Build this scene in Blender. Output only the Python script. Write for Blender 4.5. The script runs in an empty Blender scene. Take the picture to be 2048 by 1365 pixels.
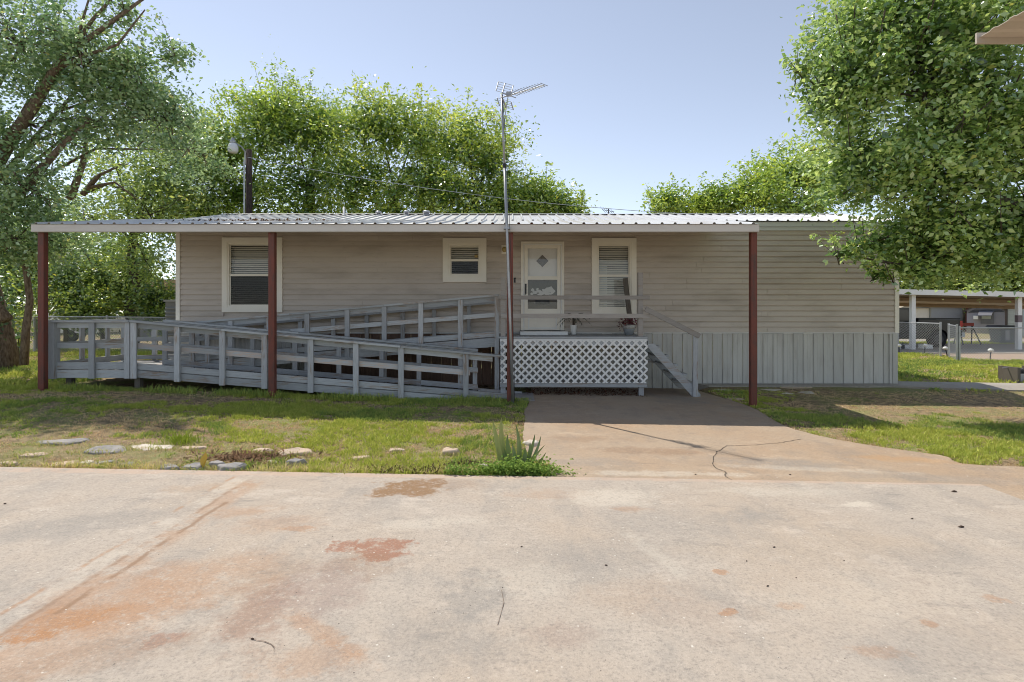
import bpy, math, random
import numpy as np
from mathutils import Vector

random.seed(7)
RNG = np.random.default_rng(11)
D = bpy.data
SC = bpy.context.scene
COL = SC.collection

# ------------------------------------------------------------------ camera
F, HZ, CAMZ = 1100.0, 625.0, 1.63          # focal length in px of the 2048 px frame, horizon row, eye height
cam_d = D.cameras.new('camera'); cam = D.objects.new('camera', cam_d); COL.objects.link(cam)
cam_d.sensor_width = 36.0; cam_d.lens = 36.0 * F / 2048.0
cam_d.shift_y = -(682.5 - HZ) / 2048.0
cam_d.clip_start = 0.05; cam_d.clip_end = 3000
cam.location = (0, 0, CAMZ); cam.rotation_euler = (math.radians(90), 0, 0)
SC.camera = cam

# ------------------------------------------------------------------ light
SUNV = Vector((-0.43, 0.50, 1.0)).normalized()          # towards the sun
SUN_EL = math.asin(SUNV.z); SUN_AZ = math.atan2(SUNV.x, SUNV.y)
world = D.worlds.new('World'); SC.world = world; world.use_nodes = True
wn = world.node_tree; wn.nodes.clear()
sky = wn.nodes.new('ShaderNodeTexSky'); sky.sky_type = 'NISHITA'; sky.sun_disc = False
sky.sun_elevation = SUN_EL; sky.sun_rotation = SUN_AZ
sky.altitude = 2000; sky.air_density = 1.0; sky.dust_density = 0.5; sky.ozone_density = 1.0
bg = wn.nodes.new('ShaderNodeBackground'); bg.inputs['Strength'].default_value = 0.094
wo = wn.nodes.new('ShaderNodeOutputWorld')
muted = wn.nodes.new('ShaderNodeHueSaturation'); muted.inputs['Saturation'].default_value = 0.6      # a slightly milky summer sky, all round
wn.links.new(sky.outputs[0], muted.inputs['Color']); wn.links.new(muted.outputs[0], bg.inputs[0]); wn.links.new(bg.outputs[0], wo.inputs[0])
sun_d = D.lights.new('sun', 'SUN'); sun_d.energy = 2.55; sun_d.angle = math.radians(0.53); sun_d.color = (1.0, 0.94, 0.84)
sun = D.objects.new('sun', sun_d); COL.objects.link(sun); sun.location = SUNV * 60
sun.rotation_euler = (-SUNV).to_track_quat('-Z', 'Y').to_euler()
vs = SC.view_settings
SC.display_settings.display_device = 'sRGB'
vs.view_transform = 'Standard'; vs.look = 'None'; vs.exposure = 1.0; vs.gamma = 1.0; vs.use_curve_mapping = False
SC.cycles.max_bounces = 5; SC.cycles.diffuse_bounces = 4; SC.cycles.glossy_bounces = 2; SC.cycles.transmission_bounces = 3; SC.cycles.transparent_max_bounces = 6
SC.cycles.caustics_reflective = False; SC.cycles.caustics_refractive = False
SC.cycles.use_denoising = True; SC.cycles.filter_width = 1.0

# ------------------------------------------------------------------ measuring helpers
def P(px, py, Y):                      # point of the place seen at a pixel of the 2048 px photograph, at depth Y
    return Vector(((px - 1024) * Y / F, Y, CAMZ - (py - HZ) * Y / F))
def tilt(X): return -0.014 * X - 0.02
def sm(t):
    t = np.clip(t, 0, 1); return t * t * (3 - 2 * t)
def ground_z(X, Y):
    X = np.asarray(X, float); Y = np.asarray(Y, float)
    Xc = np.clip(X, -14, 9)
    z = tilt(Xc) + 0.12 * sm((-X - 2) / 6) * sm((Y - 6) / 3.5)
    z = z + np.where(X > 2, (0.014 * Xc + 0.02) * sm((Y - 10.3) / 2.0) * sm((X - 2) / 2), 0)
    z = z - (z - 0.0) * sm((Y - 17) / 10)
    return z
def gz(x, y): return float(ground_z(x, y))
def gp(px, py, dz=0.0):                # where a pixel's ray meets the ground
    Y = CAMZ * F / (py - HZ)
    for _ in range(6):
        X = (px - 1024) * Y / F; Y = (CAMZ - gz(X, Y) - dz) * F / (py - HZ)
    return Vector(((px - 1024) * Y / F, Y, gz((px - 1024) * Y / F, Y) + dz))

# ------------------------------------------------------------------ materials
def nn(nt, t, **kw):
    n = nt.nodes.new(t)
    for k, v in kw.items():
        if k.startswith('_'): setattr(n, k[1:], v)
        else:
            key = int(k[1:]) if k[0] == 'i' and k[1:].isdigit() else k.replace('__', ' ')
            if isinstance(v, bpy.types.NodeSocket): nt.links.new(v, n.inputs[key])
            else: n.inputs[key].default_value = v
    return n
def c4(c): return (c[0], c[1], c[2], 1.0)
def newmat(name):
    m = D.materials.new(name); m.use_nodes = True; nt = m.node_tree; nt.nodes.clear()
    out = nt.nodes.new('ShaderNodeOutputMaterial'); return m, nt, out
def mixc(nt, fac, a, b, blend='MIX'):
    n = nt.nodes.new('ShaderNodeMix'); n.data_type = 'RGBA'; n.blend_type = blend
    for sock, v in ((n.inputs[0], fac), (n.inputs[6], a), (n.inputs[7], b)):
        if isinstance(v, bpy.types.NodeSocket): nt.links.new(v, sock)
        else: sock.default_value = c4(v) if isinstance(v, tuple) and len(v) == 3 else v
    return n.outputs[2]
def ramp(nt, v, a, b):
    n = nn(nt, 'ShaderNodeMapRange', Value=v); n.interpolation_type = 'SMOOTHSTEP'
    n.inputs[1].default_value = a; n.inputs[2].default_value = b; n.inputs[3].default_value = 0; n.inputs[4].default_value = 1
    return n.outputs[0]
def math_(nt, op, a, b=0.0):
    return nn(nt, 'ShaderNodeMath', _operation=op, i0=a, i1=b).outputs[0]
def noise(nt, vec, scale, detail=4, rough=0.55):
    return nn(nt, 'ShaderNodeTexNoise', Vector=vec, Scale=scale, Detail=detail, Roughness=rough).outputs[0]
def wpos(nt): return nn(nt, 'ShaderNodeNewGeometry').outputs['Position']
def mapped(nt, vec, loc=(0, 0, 0), rot=(0, 0, 0), scale=(1, 1, 1), kind='POINT'):
    return nn(nt, 'ShaderNodeMapping', _vector_type=kind, Vector=vec, Location=loc, Rotation=rot, Scale=scale).outputs[0]
def bump(nt, h, strength, dist=0.01):
    return nn(nt, 'ShaderNodeBump', Height=h, Strength=strength, Distance=dist).outputs[0]
def finish(nt, out, col, rough=0.6, metal=0.0, normal=None, spec=0.4):
    b = nn(nt, 'ShaderNodeBsdfPrincipled')
    for k, v in (('Base Color', col), ('Roughness', rough), ('Metallic', metal), ('Specular IOR Level', spec)):
        if isinstance(v, bpy.types.NodeSocket): nt.links.new(v, b.inputs[k])
        else: b.inputs[k].default_value = c4(v) if isinstance(v, tuple) else v
    if normal is not None: nt.links.new(normal, b.inputs['Normal'])
    nt.links.new(b.outputs[0], out.inputs[0]); return b
def painted(name, col, dirt=(0.2, 0.17, 0.13), amt=0.25, rough=0.6, metal=0.0, scale=3.0, var=0.08, streak=(1, 1, 1), bmp=0.1):
    """paint or plastic with cloudy wear, streaks of dirt, fine relief and a small change of tone from piece to piece"""
    m, nt, out = newmat(name); p = wpos(nt)
    n1 = noise(nt, mapped(nt, p, scale=streak), scale, 5, 0.6); n2 = noise(nt, mapped(nt, p, scale=streak), scale * 7, 4, 0.65)
    f = math_(nt, 'MULTIPLY', ramp(nt, n1, 0.42, 0.75), amt)
    c = mixc(nt, f, col, dirt)
    f2 = math_(nt, 'MULTIPLY', ramp(nt, n2, 0.55, 0.8), amt * 0.8); c = mixc(nt, f2, c, dirt)
    r = nn(nt, 'ShaderNodeObjectInfo').outputs['Random']
    v = nn(nt, 'ShaderNodeMapRange', Value=r); v.inputs[3].default_value = 1 - var; v.inputs[4].default_value = 1 + var
    h = nn(nt, 'ShaderNodeHueSaturation', Color=c, Value=v.outputs[0]).outputs[0]
    finish(nt, out, h, math_(nt, 'ADD', math_(nt, 'MULTIPLY', n2, 0.2), rough - 0.1), metal, bump(nt, n2, bmp, 0.004))
    return m
def lumber(name, paint, wood, wear=0.3, along='X'):
    """weathered painted boards: grain along the board, paint flaked off in streaks"""
    m, nt, out = newmat(name); p = wpos(nt)
    s = {'X': (0.7, 7, 7), 'Y': (7, 0.7, 7), 'Z': (7, 7, 0.7)}[along]
    r = nn(nt, 'ShaderNodeObjectInfo').outputs['Random']
    off = nn(nt, 'ShaderNodeVectorMath', _operation='ADD', i0=p, i1=nn(nt, 'ShaderNodeCombineXYZ', X=math_(nt, 'MULTIPLY', r, 37.0), Y=r, Z=math_(nt, 'MULTIPLY', r, 11.0)).outputs[0]).outputs[0]
    g = noise(nt, mapped(nt, off, scale=s), 9.0, 6, 0.7); b = noise(nt, mapped(nt, off, scale=s), 2.2, 4, 0.6)
    big = noise(nt, off, 0.9, 3, 0.5)
    flake = ramp(nt, math_(nt, 'ADD', math_(nt, 'MULTIPLY', b, 0.7), math_(nt, 'MULTIPLY', big, 0.5)), 0.75 - wear * 0.4, 0.86 - wear * 0.4)
    c = mixc(nt, ramp(nt, g, 0.35, 0.8), paint, tuple(x * 0.72 for x in paint))
    c = mixc(nt, math_(nt, 'MULTIPLY', flake, ramp(nt, g, 0.38, 0.6)), c, wood)
    v = nn(nt, 'ShaderNodeMapRange', Value=r); v.inputs[3].default_value = 0.74; v.inputs[4].default_value = 1.15
    c = nn(nt, 'ShaderNodeHueSaturation', Color=c, Value=v.outputs[0]).outputs[0]
    finish(nt, out, c, 0.75, 0, bump(nt, g, 0.35, 0.005), 0.3)
    return m
def plain(name, col, rough=0.5, metal=0.0, spec=0.4):
    m, nt, out = newmat(name); p = wpos(nt); n = noise(nt, p, 14, 3)
    c = mixc(nt, math_(nt, 'MULTIPLY', n, 0.35), col, tuple(x * 0.7 for x in col))
    finish(nt, out, c, rough, metal, None, spec); return m
def glassmat(name, tint=(1, 1, 1)):
    m, nt, out = newmat(name)
    t = nn(nt, 'ShaderNodeBsdfTransparent', Color=c4(tint)); g = nn(nt, 'ShaderNodeBsdfGlossy', Color=(1, 1, 1, 1), Roughness=0.02)
    fr = nn(nt, 'ShaderNodeFresnel', IOR=1.5)
    f = math_(nt, 'MULTIPLY', fr.outputs[0], 0.4)       # insect screens take most of the shine
    nt.links.new(nn(nt, 'ShaderNodeMixShader', i0=f, i1=t.outputs[0], i2=g.outputs[0]).outputs[0], out.inputs[0]); return m
def foliage(name, trans=0.42, gloss=0.10):
    """leaf: colour from the leaf's own attribute, lets light through"""
    m, nt, out = newmat(name)
    a = nn(nt, 'ShaderNodeAttribute', _attribute_name='leafcol').outputs['Color']
    d = nn(nt, 'ShaderNodeBsdfDiffuse', Color=a)
    ty = nn(nt, 'ShaderNodeHueSaturation', Color=a, Hue=0.485, Saturation=1.05, Value=1.3).outputs[0]
    t = nn(nt, 'ShaderNodeBsdfTranslucent', Color=ty)
    ms = nn(nt, 'ShaderNodeMixShader', i0=trans, i1=d.outputs[0], i2=t.outputs[0])
    if gloss:
        g = nn(nt, 'ShaderNodeBsdfGlossy', Color=(0.9, 0.95, 1, 1), Roughness=0.33)
        ms = nn(nt, 'ShaderNodeMixShader', i0=gloss, i1=ms.outputs[0], i2=g.outputs[0])
    nt.links.new(ms.outputs[0], out.inputs[0]); return m
def screenmat(name):
    m, nt, out = newmat(name); t = nn(nt, 'ShaderNodeBsdfTransparent'); d = nn(nt, 'ShaderNodeBsdfDiffuse', Color=(.09, .085, .08, 1))
    nt.links.new(nn(nt, 'ShaderNodeMixShader', i0=.2, i1=t.outputs[0], i2=d.outputs[0]).outputs[0], out.inputs[0]); return m
def barkmat(name, a=(0.16, 0.13, 0.1), b=(0.06, 0.05, 0.04)):
    m, nt, out = newmat(name); p = wpos(nt)
    n = noise(nt, mapped(nt, p, scale=(6, 6, 1.6)), 4, 6, 0.7)
    finish(nt, out, mixc(nt, ramp(nt, n, 0.35, 0.65), a, b), 0.9, 0, bump(nt, n, 0.8, 0.03), 0.2); return m

# ------------------------------------------------------------------ mesh building
ORG = {}
class MB:
    def __init__(s): s.v = []; s.f = []
    def poly(s, pts, faces):
        o = len(s.v); s.v += [tuple(p) for p in pts]; s.f += [tuple(i + o for i in f) for f in faces]; return s
    def box(s, x0, x1, y0, y1, z0, z1):
        return s.poly([(x0, y0, z0), (x1, y0, z0), (x1, y1, z0), (x0, y1, z0), (x0, y0, z1), (x1, y0, z1), (x1, y1, z1), (x0, y1, z1)],
                      [(0, 3, 2, 1), (4, 5, 6, 7), (0, 1, 5, 4), (1, 2, 6, 5), (2, 3, 7, 6), (3, 0, 4, 7)])
    def hexa(s, a, b, c, d, h):             # quad a b c d (counter-clockwise from above) swept by vector h
        h = Vector(h); q = [Vector(p) for p in (a, b, c, d)]
        return s.poly(q + [p + h for p in q], [(3, 2, 1, 0), (4, 5, 6, 7), (0, 1, 5, 4), (1, 2, 6, 5), (2, 3, 7, 6), (3, 0, 4, 7)])
    def prism(s, prof, axis, a0, a1):       # profile of (u,v): axis X -> (y,z), Y -> (x,z), Z -> (x,y)
        def p3(u, v, a): return {'X': (a, u, v), 'Y': (u, a, v), 'Z': (u, v, a)}[axis]
        n = len(prof); pts = [p3(u, v, a0) for u, v in prof] + [p3(u, v, a1) for u, v in prof]
        return s.poly(pts, [tuple(range(n))[::-1], tuple(range(n, 2 * n))] + [(i, (i + 1) % n, n + (i + 1) % n, n + i) for i in range(n)])
    def beam(s, a, b, w, h, up=(0, 0, 1)):  # straight bar from a to b, w across, h along up
        a = Vector(a); b = Vector(b); d = (b - a).normalized(); u = Vector(up); u = (u - d * u.dot(d)).normalized(); sd = d.cross(u)
        q = [sd * (i * w / 2) + u * (j * h / 2) for i, j in ((-1, -1), (1, -1), (1, 1), (-1, 1))]
        return s.poly([a + p for p in q] + [b + p for p in q], [(3, 2, 1, 0), (4, 5, 6, 7), (0, 1, 5, 4), (1, 2, 6, 5), (2, 3, 7, 6), (3, 0, 4, 7)])
    def tube(s, pts, rad, n=6, cap=True):
        pts = [Vector(p) for p in pts]; rad = rad if isinstance(rad, (list, tuple)) else [rad] * len(pts)
        o = len(s.v)
        for i, p in enumerate(pts):
            d = (pts[min(i + 1, len(pts) - 1)] - pts[max(i - 1, 0)]).normalized()
            u = d.orthogonal().normalized() if i == 0 else (u - d * u.dot(d)).normalized()
            w = d.cross(u)
            for k in range(n):
                a = 2 * math.pi * k / n; s.v.append(tuple(p + (u * math.cos(a) + w * math.sin(a)) * rad[i]))
        for i in range(len(pts) - 1):
            for k in range(n):
                s.f.append((o + i * n + k, o + i * n + (k + 1) % n, o + (i + 1) * n + (k + 1) % n, o + (i + 1) * n + k))
        if cap:
            s.f.append(tuple(o + k for k in range(n))[::-1]); s.f.append(tuple(o + (len(pts) - 1) * n + k for k in range(n)))
        return s
    def lathe(s, c, prof, n=20):            # prof of (r,z) about a vertical axis through c
        o = len(s.v)
        for r, z in prof:
            for k in range(n):
                a = 2 * math.pi * k / n; s.v.append((c[0] + r * math.cos(a), c[1] + r * math.sin(a), c[2] + z))
        for i in range(len(prof) - 1):
            for k in range(n): s.f.append((o + i * n + k, o + i * n + (k + 1) % n, o + (i + 1) * n + (k + 1) % n, o + (i + 1) * n + k))
        s.f.append(tuple(o + k for k in range(n))[::-1]); s.f.append(tuple(o + (len(prof) - 1) * n + k for k in range(n)))
        return s
    def mesh(s, name, mat, off=Vector((0, 0, 0)), smooth=False):
        me = D.meshes.new(name); me.from_pydata([(v[0] - off[0], v[1] - off[1], v[2] - off[2]) for v in s.v], [], s.f)
        me.materials.append(mat); me.update()
        if smooth: me.polygons.foreach_set('use_smooth', [True] * len(me.polygons))
        return me
def link(name, me, parent=None, loc=(0, 0, 0)):
    o = D.objects.new(name, me); COL.objects.link(o); o.location = loc
    if parent is not None: o.parent = parent
    return o
def tag(o, label=None, cat=None, group=None, kind=None):
    if label: o['label'] = label
    if cat: o['category'] = cat
    if group: o['group'] = group
    if kind: o['kind'] = kind
    return o
def thing(name, loc, label, cat, group=None):
    o = link(name, None, None, loc); ORG[o] = Vector(loc); return tag(o, label, cat, group)
def part(name, mb, mat, parent, smooth=False, label=None, kind=None):      # vertices given in world coordinates
    off = ORG[parent]; o = link(name, mb.mesh(name, mat, off, smooth), parent); ORG[o] = off
    return tag(o, label, None, None, kind)
def piece(name, me, parent, at, rot=None):                                 # a piece that shares its mesh with its like
    o = link(name, me, parent, Vector(at) - ORG[parent]); ORG[o] = Vector(at)
    if rot is not None: o.rotation_euler = rot
    return o
def single(name, mb, mat, loc, label, cat, group=None, kind=None, smooth=False):
    loc = Vector(loc); o = link(name, mb.mesh(name, mat, loc, smooth), None, loc); ORG[o] = loc
    return tag(o, label, cat, group, kind)
def copy_tree(o, parent=None):
    c = o.copy(); COL.objects.link(c)
    if parent is not None: c.parent = parent
    for ch in [x for x in D.objects if x.parent == o]: copy_tree(ch, c)
    return c
def clip_poly(poly, x0, x1, z0, z1):
    for ax, lim, sgn in ((0, x0, 1), (0, x1, -1), (1, z0, 1), (1, z1, -1)):
        out = []
        for i in range(len(poly)):
            a, b = poly[i], poly[(i + 1) % len(poly)]
            da, db = sgn * (a[ax] - lim), sgn * (b[ax] - lim)
            if da >= 0: out.append(a)
            if (da >= 0) != (db >= 0):
                t = da / (da - db); out.append((a[0] + (b[0] - a[0]) * t, a[1] + (b[1] - a[1]) * t))
        poly = out
        if not poly: return []
    return poly
def vnoise(x, y, s, seed=0):                 # value noise in the plane, for where grass is green or dry
    x = np.asarray(x) * s; y = np.asarray(y) * s; r = np.random.default_rng(seed).random((64, 64))
    xi = np.floor(x).astype(int); yi = np.floor(y).astype(int); fx = x - xi; fy = y - yi
    fx = fx * fx * (3 - 2 * fx); fy = fy * fy * (3 - 2 * fy)
    g = lambda i, j: r[i % 64, j % 64]
    return (g(xi, yi) * (1 - fx) + g(xi + 1, yi) * fx) * (1 - fy) + (g(xi, yi + 1) * (1 - fx) + g(xi + 1, yi + 1) * fx) * fy

# ------------------------------------------------------------------ shared materials
M = {}
M['taupe'] = painted('taupe_vinyl_siding', (0.575, 0.505, 0.44), (0.35, 0.295, 0.245), 0.6, 0.5, streak=(0.25, 1, 1), var=0.03, bmp=0.05)
M['cream'] = painted('cream_trim_paint', (0.9, 0.85, 0.75), (0.6, 0.52, 0.42), 0.15, 0.5, var=0.02)
M['white'] = painted('white_paint', (0.84, 0.83, 0.8), (0.5, 0.46, 0.4), 0.15, 0.5, var=0.03)
M['fascia'] = painted('beige_metal_fascia', (0.64, 0.6, 0.55), (0.4, 0.33, 0.27), 0.3, 0.45, var=0.02, streak=(0.4, 1, 2))
M['skirt'] = painted('grey_metal_skirting', (0.56, 0.55, 0.52), (0.33, 0.3, 0.265), 0.4, 0.45, streak=(3, 1, 0.5), var=0.05)
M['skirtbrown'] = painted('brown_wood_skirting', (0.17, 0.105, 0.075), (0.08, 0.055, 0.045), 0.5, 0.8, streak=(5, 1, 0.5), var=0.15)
M['roofmetal'] = painted('galvanised_roof_sheet', (0.62, 0.62, 0.62), (0.33, 0.27, 0.22), 0.35, 0.38, 0.35, 1.3, 0.05, streak=(1.5, 0.4, 1))
M['rust'] = painted('red_oxide_primer', (0.185, 0.052, 0.034), (0.085, 0.05, 0.04), 0.85, 0.55, scale=6, streak=(2, 2, 0.6), bmp=0.2)
BLUE, WOOD = (0.455, 0.47, 0.475), (0.34, 0.26, 0.2)
M['lumX'] = lumber('grey_painted_board', BLUE, WOOD, 0.34, 'X')
M['lumXw'] = lumber('flaking_grey_painted_board', BLUE, (0.52, 0.42, 0.35), 0.7, 'X')
M['lumY'] = lumber('grey_painted_cross_board', BLUE, WOOD, 0.3, 'Y')
M['lumZ'] = lumber('grey_painted_upright', (0.485, 0.495, 0.5), WOOD, 0.36, 'Z')
M['deck'] = lumber('worn_grey_deck_board', (0.38, 0.395, 0.41), (0.4, 0.31, 0.25), 0.45, 'Y')
M['taupewood'] = lumber('taupe_painted_board', (0.42, 0.385, 0.35), WOOD, 0.15, 'X')
M['darkwood'] = lumber('dark_weathered_plank', (0.13, 0.115, 0.095), (0.09, 0.07, 0.06), 0.4, 'Z')
M['galv'] = painted('galvanised_pipe', (0.42, 0.43, 0.45), (0.2, 0.18, 0.16), 0.4, 0.4, 0.6, 5)
M['wire'] = plain('galvanised_wire', (0.45, 0.46, 0.47), 0.45, 0.5)
M['black'] = plain('black_plastic', (0.02, 0.02, 0.022), 0.45)
M['dark'] = plain('dark_interior', (0.012, 0.012, 0.012), 0.9)
M['glass'] = glassmat('window_glass')
M['blind'] = plain('ivory_blind_slats', (0.86, 0.83, 0.74), 0.55)
M['leaf'] = foliage('leaf_blades')
M['grassblade'] = foliage('grass_blades', 0.3, 0)
M['bark'] = barkmat('grey_brown_bark')
M['bark2'] = barkmat('pale_bark', (0.25, 0.19, 0.14), (0.1, 0.07, 0.05))

# ================================================================== GROUND
def in_poly(X, Y, poly):
    X = np.asarray(X); Y = np.asarray(Y); ins = np.zeros(X.shape, bool); n = len(poly)
    for i in range(n):
        x1, y1 = poly[i][:2]; x2, y2 = poly[(i + 1) % n][:2]
        c = ((y1 > Y) != (y2 > Y)) & (X < (x2 - x1) * (Y - y1) / (y2 - y1 + 1e-12) + x1); ins ^= c
    return ins
def slab_edge(X): return 5.46 - 0.012 * X           # far edge of the parking slab
def smooth_line(pts, n=6):
    out = []
    for i in range(len(pts) - 1):
        p0, p1, p2, p3 = pts[max(i - 1, 0)], pts[i], pts[i + 1], pts[min(i + 2, len(pts) - 1)]
        for k in range(n):
            t = k / n
            out.append(tuple(0.5 * ((2 * p1[j]) + (-p0[j] + p2[j]) * t + (2 * p0[j] - 5 * p1[j] + 4 * p2[j] - p3[j]) * t * t + (-p0[j] + 3 * p1[j] - 3 * p2[j] + p3[j]) * t ** 3) for j in (0, 1)))
    out.append(tuple(pts[-1][:2])); return out
rag = lambda p: (p[0] + random.uniform(-.012, .012), p[1] + random.uniform(-.012, .012))
L_EDGE = [rag(p) for p in smooth_line([(0.42, 12.2), (0.34, 10.3), (0.22, 9.3), gp(1050, 843)[:2], gp(1046, 880)[:2], gp(1066, 920)[:2], gp(1098, 945)[:2], gp(1104, 962)[:2]])]
R_EDGE = [rag(p) for p in smooth_line([(30, 7.2), (12, 6.25), gp(2048, 936)[:2], gp(1880, 912)[:2], gp(1720, 889)[:2], gp(1630, 871)[:2], gp(1562, 850)[:2], gp(1500, 815)[:2], gp(1402, 778)[:2], (4.0, 12.2)])]
SX = 4.60
APRON = L_EDGE + [(L_EDGE[-1][0], slab_edge(L_EDGE[-1][0]) + 0.006), (SX + 0.006, slab_edge(SX) + 0.006), (SX + 0.006, -7), (30, -7)] + R_EDGE
SLAB = [(-30, slab_edge(-30)), (-30, -7), (SX, -7), (SX, slab_edge(SX))]
xs = np.unique(np.concatenate([np.arange(-600, -40, 60), np.arange(-40, -14, 1.0), np.arange(-14, 13, 0.15), np.arange(13, 40, 1.0), np.arange(40, 601, 60)]))
ys = np.unique(np.concatenate([np.arange(-60, -8, 10.0), np.arange(-8, 5, 1.0), np.arange(5, 13, 0.15), np.arange(13, 40, 0.8), np.arange(40, 100, 8.0), np.arange(100, 1201, 100.0)]))
GX, GY = np.meshgrid(xs, ys); GZ = ground_z(GX, GY) + 0.02 * (vnoise(GX, GY, 1.7, 3) - 0.5) * (np.abs(GX) < 20)
pav = in_poly(GX, GY, APRON) | in_poly(GX, GY, SLAB)
for dx, dy in ((.16, 0), (-.16, 0), (0, .16), (0, -.16)): pav |= in_poly(GX + dx, GY + dy, SLAB) | in_poly(GX + dx, GY + dy, APRON)
GZ = np.where(pav, np.minimum(GZ, tilt(np.clip(GX, -14, 30)) - 0.03), GZ)
gm = D.meshes.new('ground'); nx, ny = len(xs), len(ys)
gv = np.stack([GX.ravel(), GY.ravel(), GZ.ravel()], 1)
ii = np.arange(nx * ny).reshape(ny, nx)
gf = np.stack([ii[:-1, :-1], ii[:-1, 1:], ii[1:, 1:], ii[1:, :-1]], -1).reshape(-1, 4)
gm.from_pydata(gv.tolist(), [], gf.tolist()); gm.polygons.foreach_set('use_smooth', [True] * len(gm.polygons))
m, nt, out = newmat('dry_soil_and_thatch'); p = wpos(nt)
a = noise(nt, p, 0.8, 5, 0.6); b = noise(nt, p, 9, 6, 0.7); c = noise(nt, p, 45, 3, 0.6)
col = mixc(nt, ramp(nt, b, 0.35, 0.68), (0.33, 0.245, 0.15), (0.13, 0.095, 0.06))
col = mixc(nt, math_(nt, 'MULTIPLY', ramp(nt, a, 0.42, 0.62), 0.75), col, (0.19, 0.22, 0.07))
col = mixc(nt, ramp(nt, c, 0.55, 0.75), col, (0.55, 0.43, 0.28))
finish(nt, out, col, 0.95, 0, bump(nt, math_(nt, 'ADD', b, c), 0.7, 0.02), 0.1)
gm.materials.append(m); g_o = link('ground', gm); tag(g_o, kind='structure')

# ---- concrete
def stain(nt, p, cur, centre, rad, rot, col, amt, seed, edge=0.35, rough=0.68, nscale=0.0):
    q = mapped(nt, p, loc=(centre[0], centre[1], 0), rot=(0, 0, rot), scale=(rad[0], rad[1], 1000), kind='TEXTURE')
    ln = nn(nt, 'ShaderNodeVectorMath', _operation='LENGTH', i0=q).outputs['Value']
    nz = noise(nt, mapped(nt, p, loc=(seed * 3.7, seed * 1.3, 0)), min(14, .85 / max(.03, (rad[0] * rad[1]) ** .5)), 9, .72)
    d = math_(nt, 'ADD', ln, math_(nt, 'MULTIPLY', math_(nt, 'SUBTRACT', nz, 0.5), 4.2))
    e = edge * 1.5
    f = math_(nt, 'MULTIPLY', math_(nt, 'SUBTRACT', 1.0, ramp(nt, d, 1.1 - e, 1.1 + e)), amt)
    return mixc(nt, f, cur, col)
def concrete(name, base, warm, grey, stains, bands=(), warm_amt=0.6):
    m, nt, out = newmat(name); p = wpos(nt)
    big = noise(nt, p, 0.7, 5, 0.6); mid = noise(nt, mapped(nt, p, loc=(5, 2, 0), rot=(0, 0, .5), scale=(1, 0.55, 1)), 2.6, 6, 0.68); fine = noise(nt, p, 24, 5, 0.7); grit = noise(nt, p, 130, 3, 0.6)
    col = mixc(nt, math_(nt, 'MULTIPLY', ramp(nt, big, 0.38, 0.66), warm_amt), base, warm)
    col = mixc(nt, math_(nt, 'MULTIPLY', ramp(nt, mid, 0.47, 0.70), 0.6), col, grey)
    pale = noise(nt, mapped(nt, p, loc=(21, 7, 0)), 3.3, 7, 0.72)
    col = mixc(nt, math_(nt, 'MULTIPLY', ramp(nt, pale, 0.54, 0.72), 0.45), col, tuple(min(1, x * 1.28 + .02) for x in base))
    col = mixc(nt, math_(nt, 'MULTIPLY', ramp(nt, fine, 0.45, 0.8), 0.4), col, tuple(x * 0.66 for x in grey))
    st1 = noise(nt, mapped(nt, p, loc=(3, 9, 0), rot=(0, 0, .35), scale=(.45, 1.6, 1)), 5.0, 8, .75); st2 = noise(nt, mapped(nt, p, loc=(13, 4, 0), rot=(0, 0, -.5), scale=(.6, 1.3, 1)), 1.9, 8, .75)
    col = mixc(nt, math_(nt, 'MULTIPLY', ramp(nt, st1, .56, .68), .5), col, tuple(x * .78 for x in grey))
    col = mixc(nt, math_(nt, 'MULTIPLY', ramp(nt, st2, .55, .66), .45), col, tuple(min(1, x * 1.3) for x in base))
    before = col
    for i, (ctr, rad, rot, sc, amt, *more) in enumerate(stains): col = stain(nt, p, col, ctr, rad, rot, sc, amt, i + 1, *more)
    col = mixc(nt, ramp(nt, noise(nt, mapped(nt, p, loc=(8, 8, 0)), 13, 7, .75), .30, .50), before, col)          # stains worn through in places
    gr = noise(nt, mapped(nt, p, loc=(1, 17, 0)), 55, 6, .8)
    col = mixc(nt, math_(nt, 'MULTIPLY', ramp(nt, gr, .50, .64), .5), col, tuple(x * .62 for x in grey)); col = mixc(nt, math_(nt, 'MULTIPLY', math_(nt, 'SUBTRACT', 1.0, ramp(nt, gr, .34, .46)), .4), col, tuple(min(1, x * 1.35) for x in base))
    sep = nn(nt, 'ShaderNodeSeparateXYZ', Vector=p)
    wob = math_(nt, 'MULTIPLY', math_(nt, 'SUBTRACT', noise(nt, p, 2.5, 5, 0.7), 0.5), 0.09)
    for (bx0, bx1, by0, by1, bc, amt, soft, thr) in bands:
        x = math_(nt, 'ADD', sep.outputs[0], wob)
        f = math_(nt, 'MULTIPLY', ramp(nt, x, bx0 - soft, bx0 + soft), math_(nt, 'SUBTRACT', 1.0, ramp(nt, x, bx1 - soft, bx1 + soft)))
        y = math_(nt, 'ADD', sep.outputs[1], wob)
        f = math_(nt, 'MULTIPLY', f, math_(nt, 'MULTIPLY', ramp(nt, y, by0 - soft, by0 + soft), math_(nt, 'SUBTRACT', 1.0, ramp(nt, y, by1 - soft, by1 + soft))))
        f = math_(nt, 'MULTIPLY', f, ramp(nt, noise(nt, mapped(nt, p, loc=(bx0 * 9, 0, 0)), 4.5, 5, 0.7), thr, thr + 0.16))
        col = mixc(nt, math_(nt, 'MULTIPLY', f, amt), col, bc)
    vo = nn(nt, 'ShaderNodeTexVoronoi', Vector=p, Scale=26.0)                    # exposed pebbles, light and dark
    sp = nn(nt, 'ShaderNodeSeparateColor', Color=vo.outputs['Color'])
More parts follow.
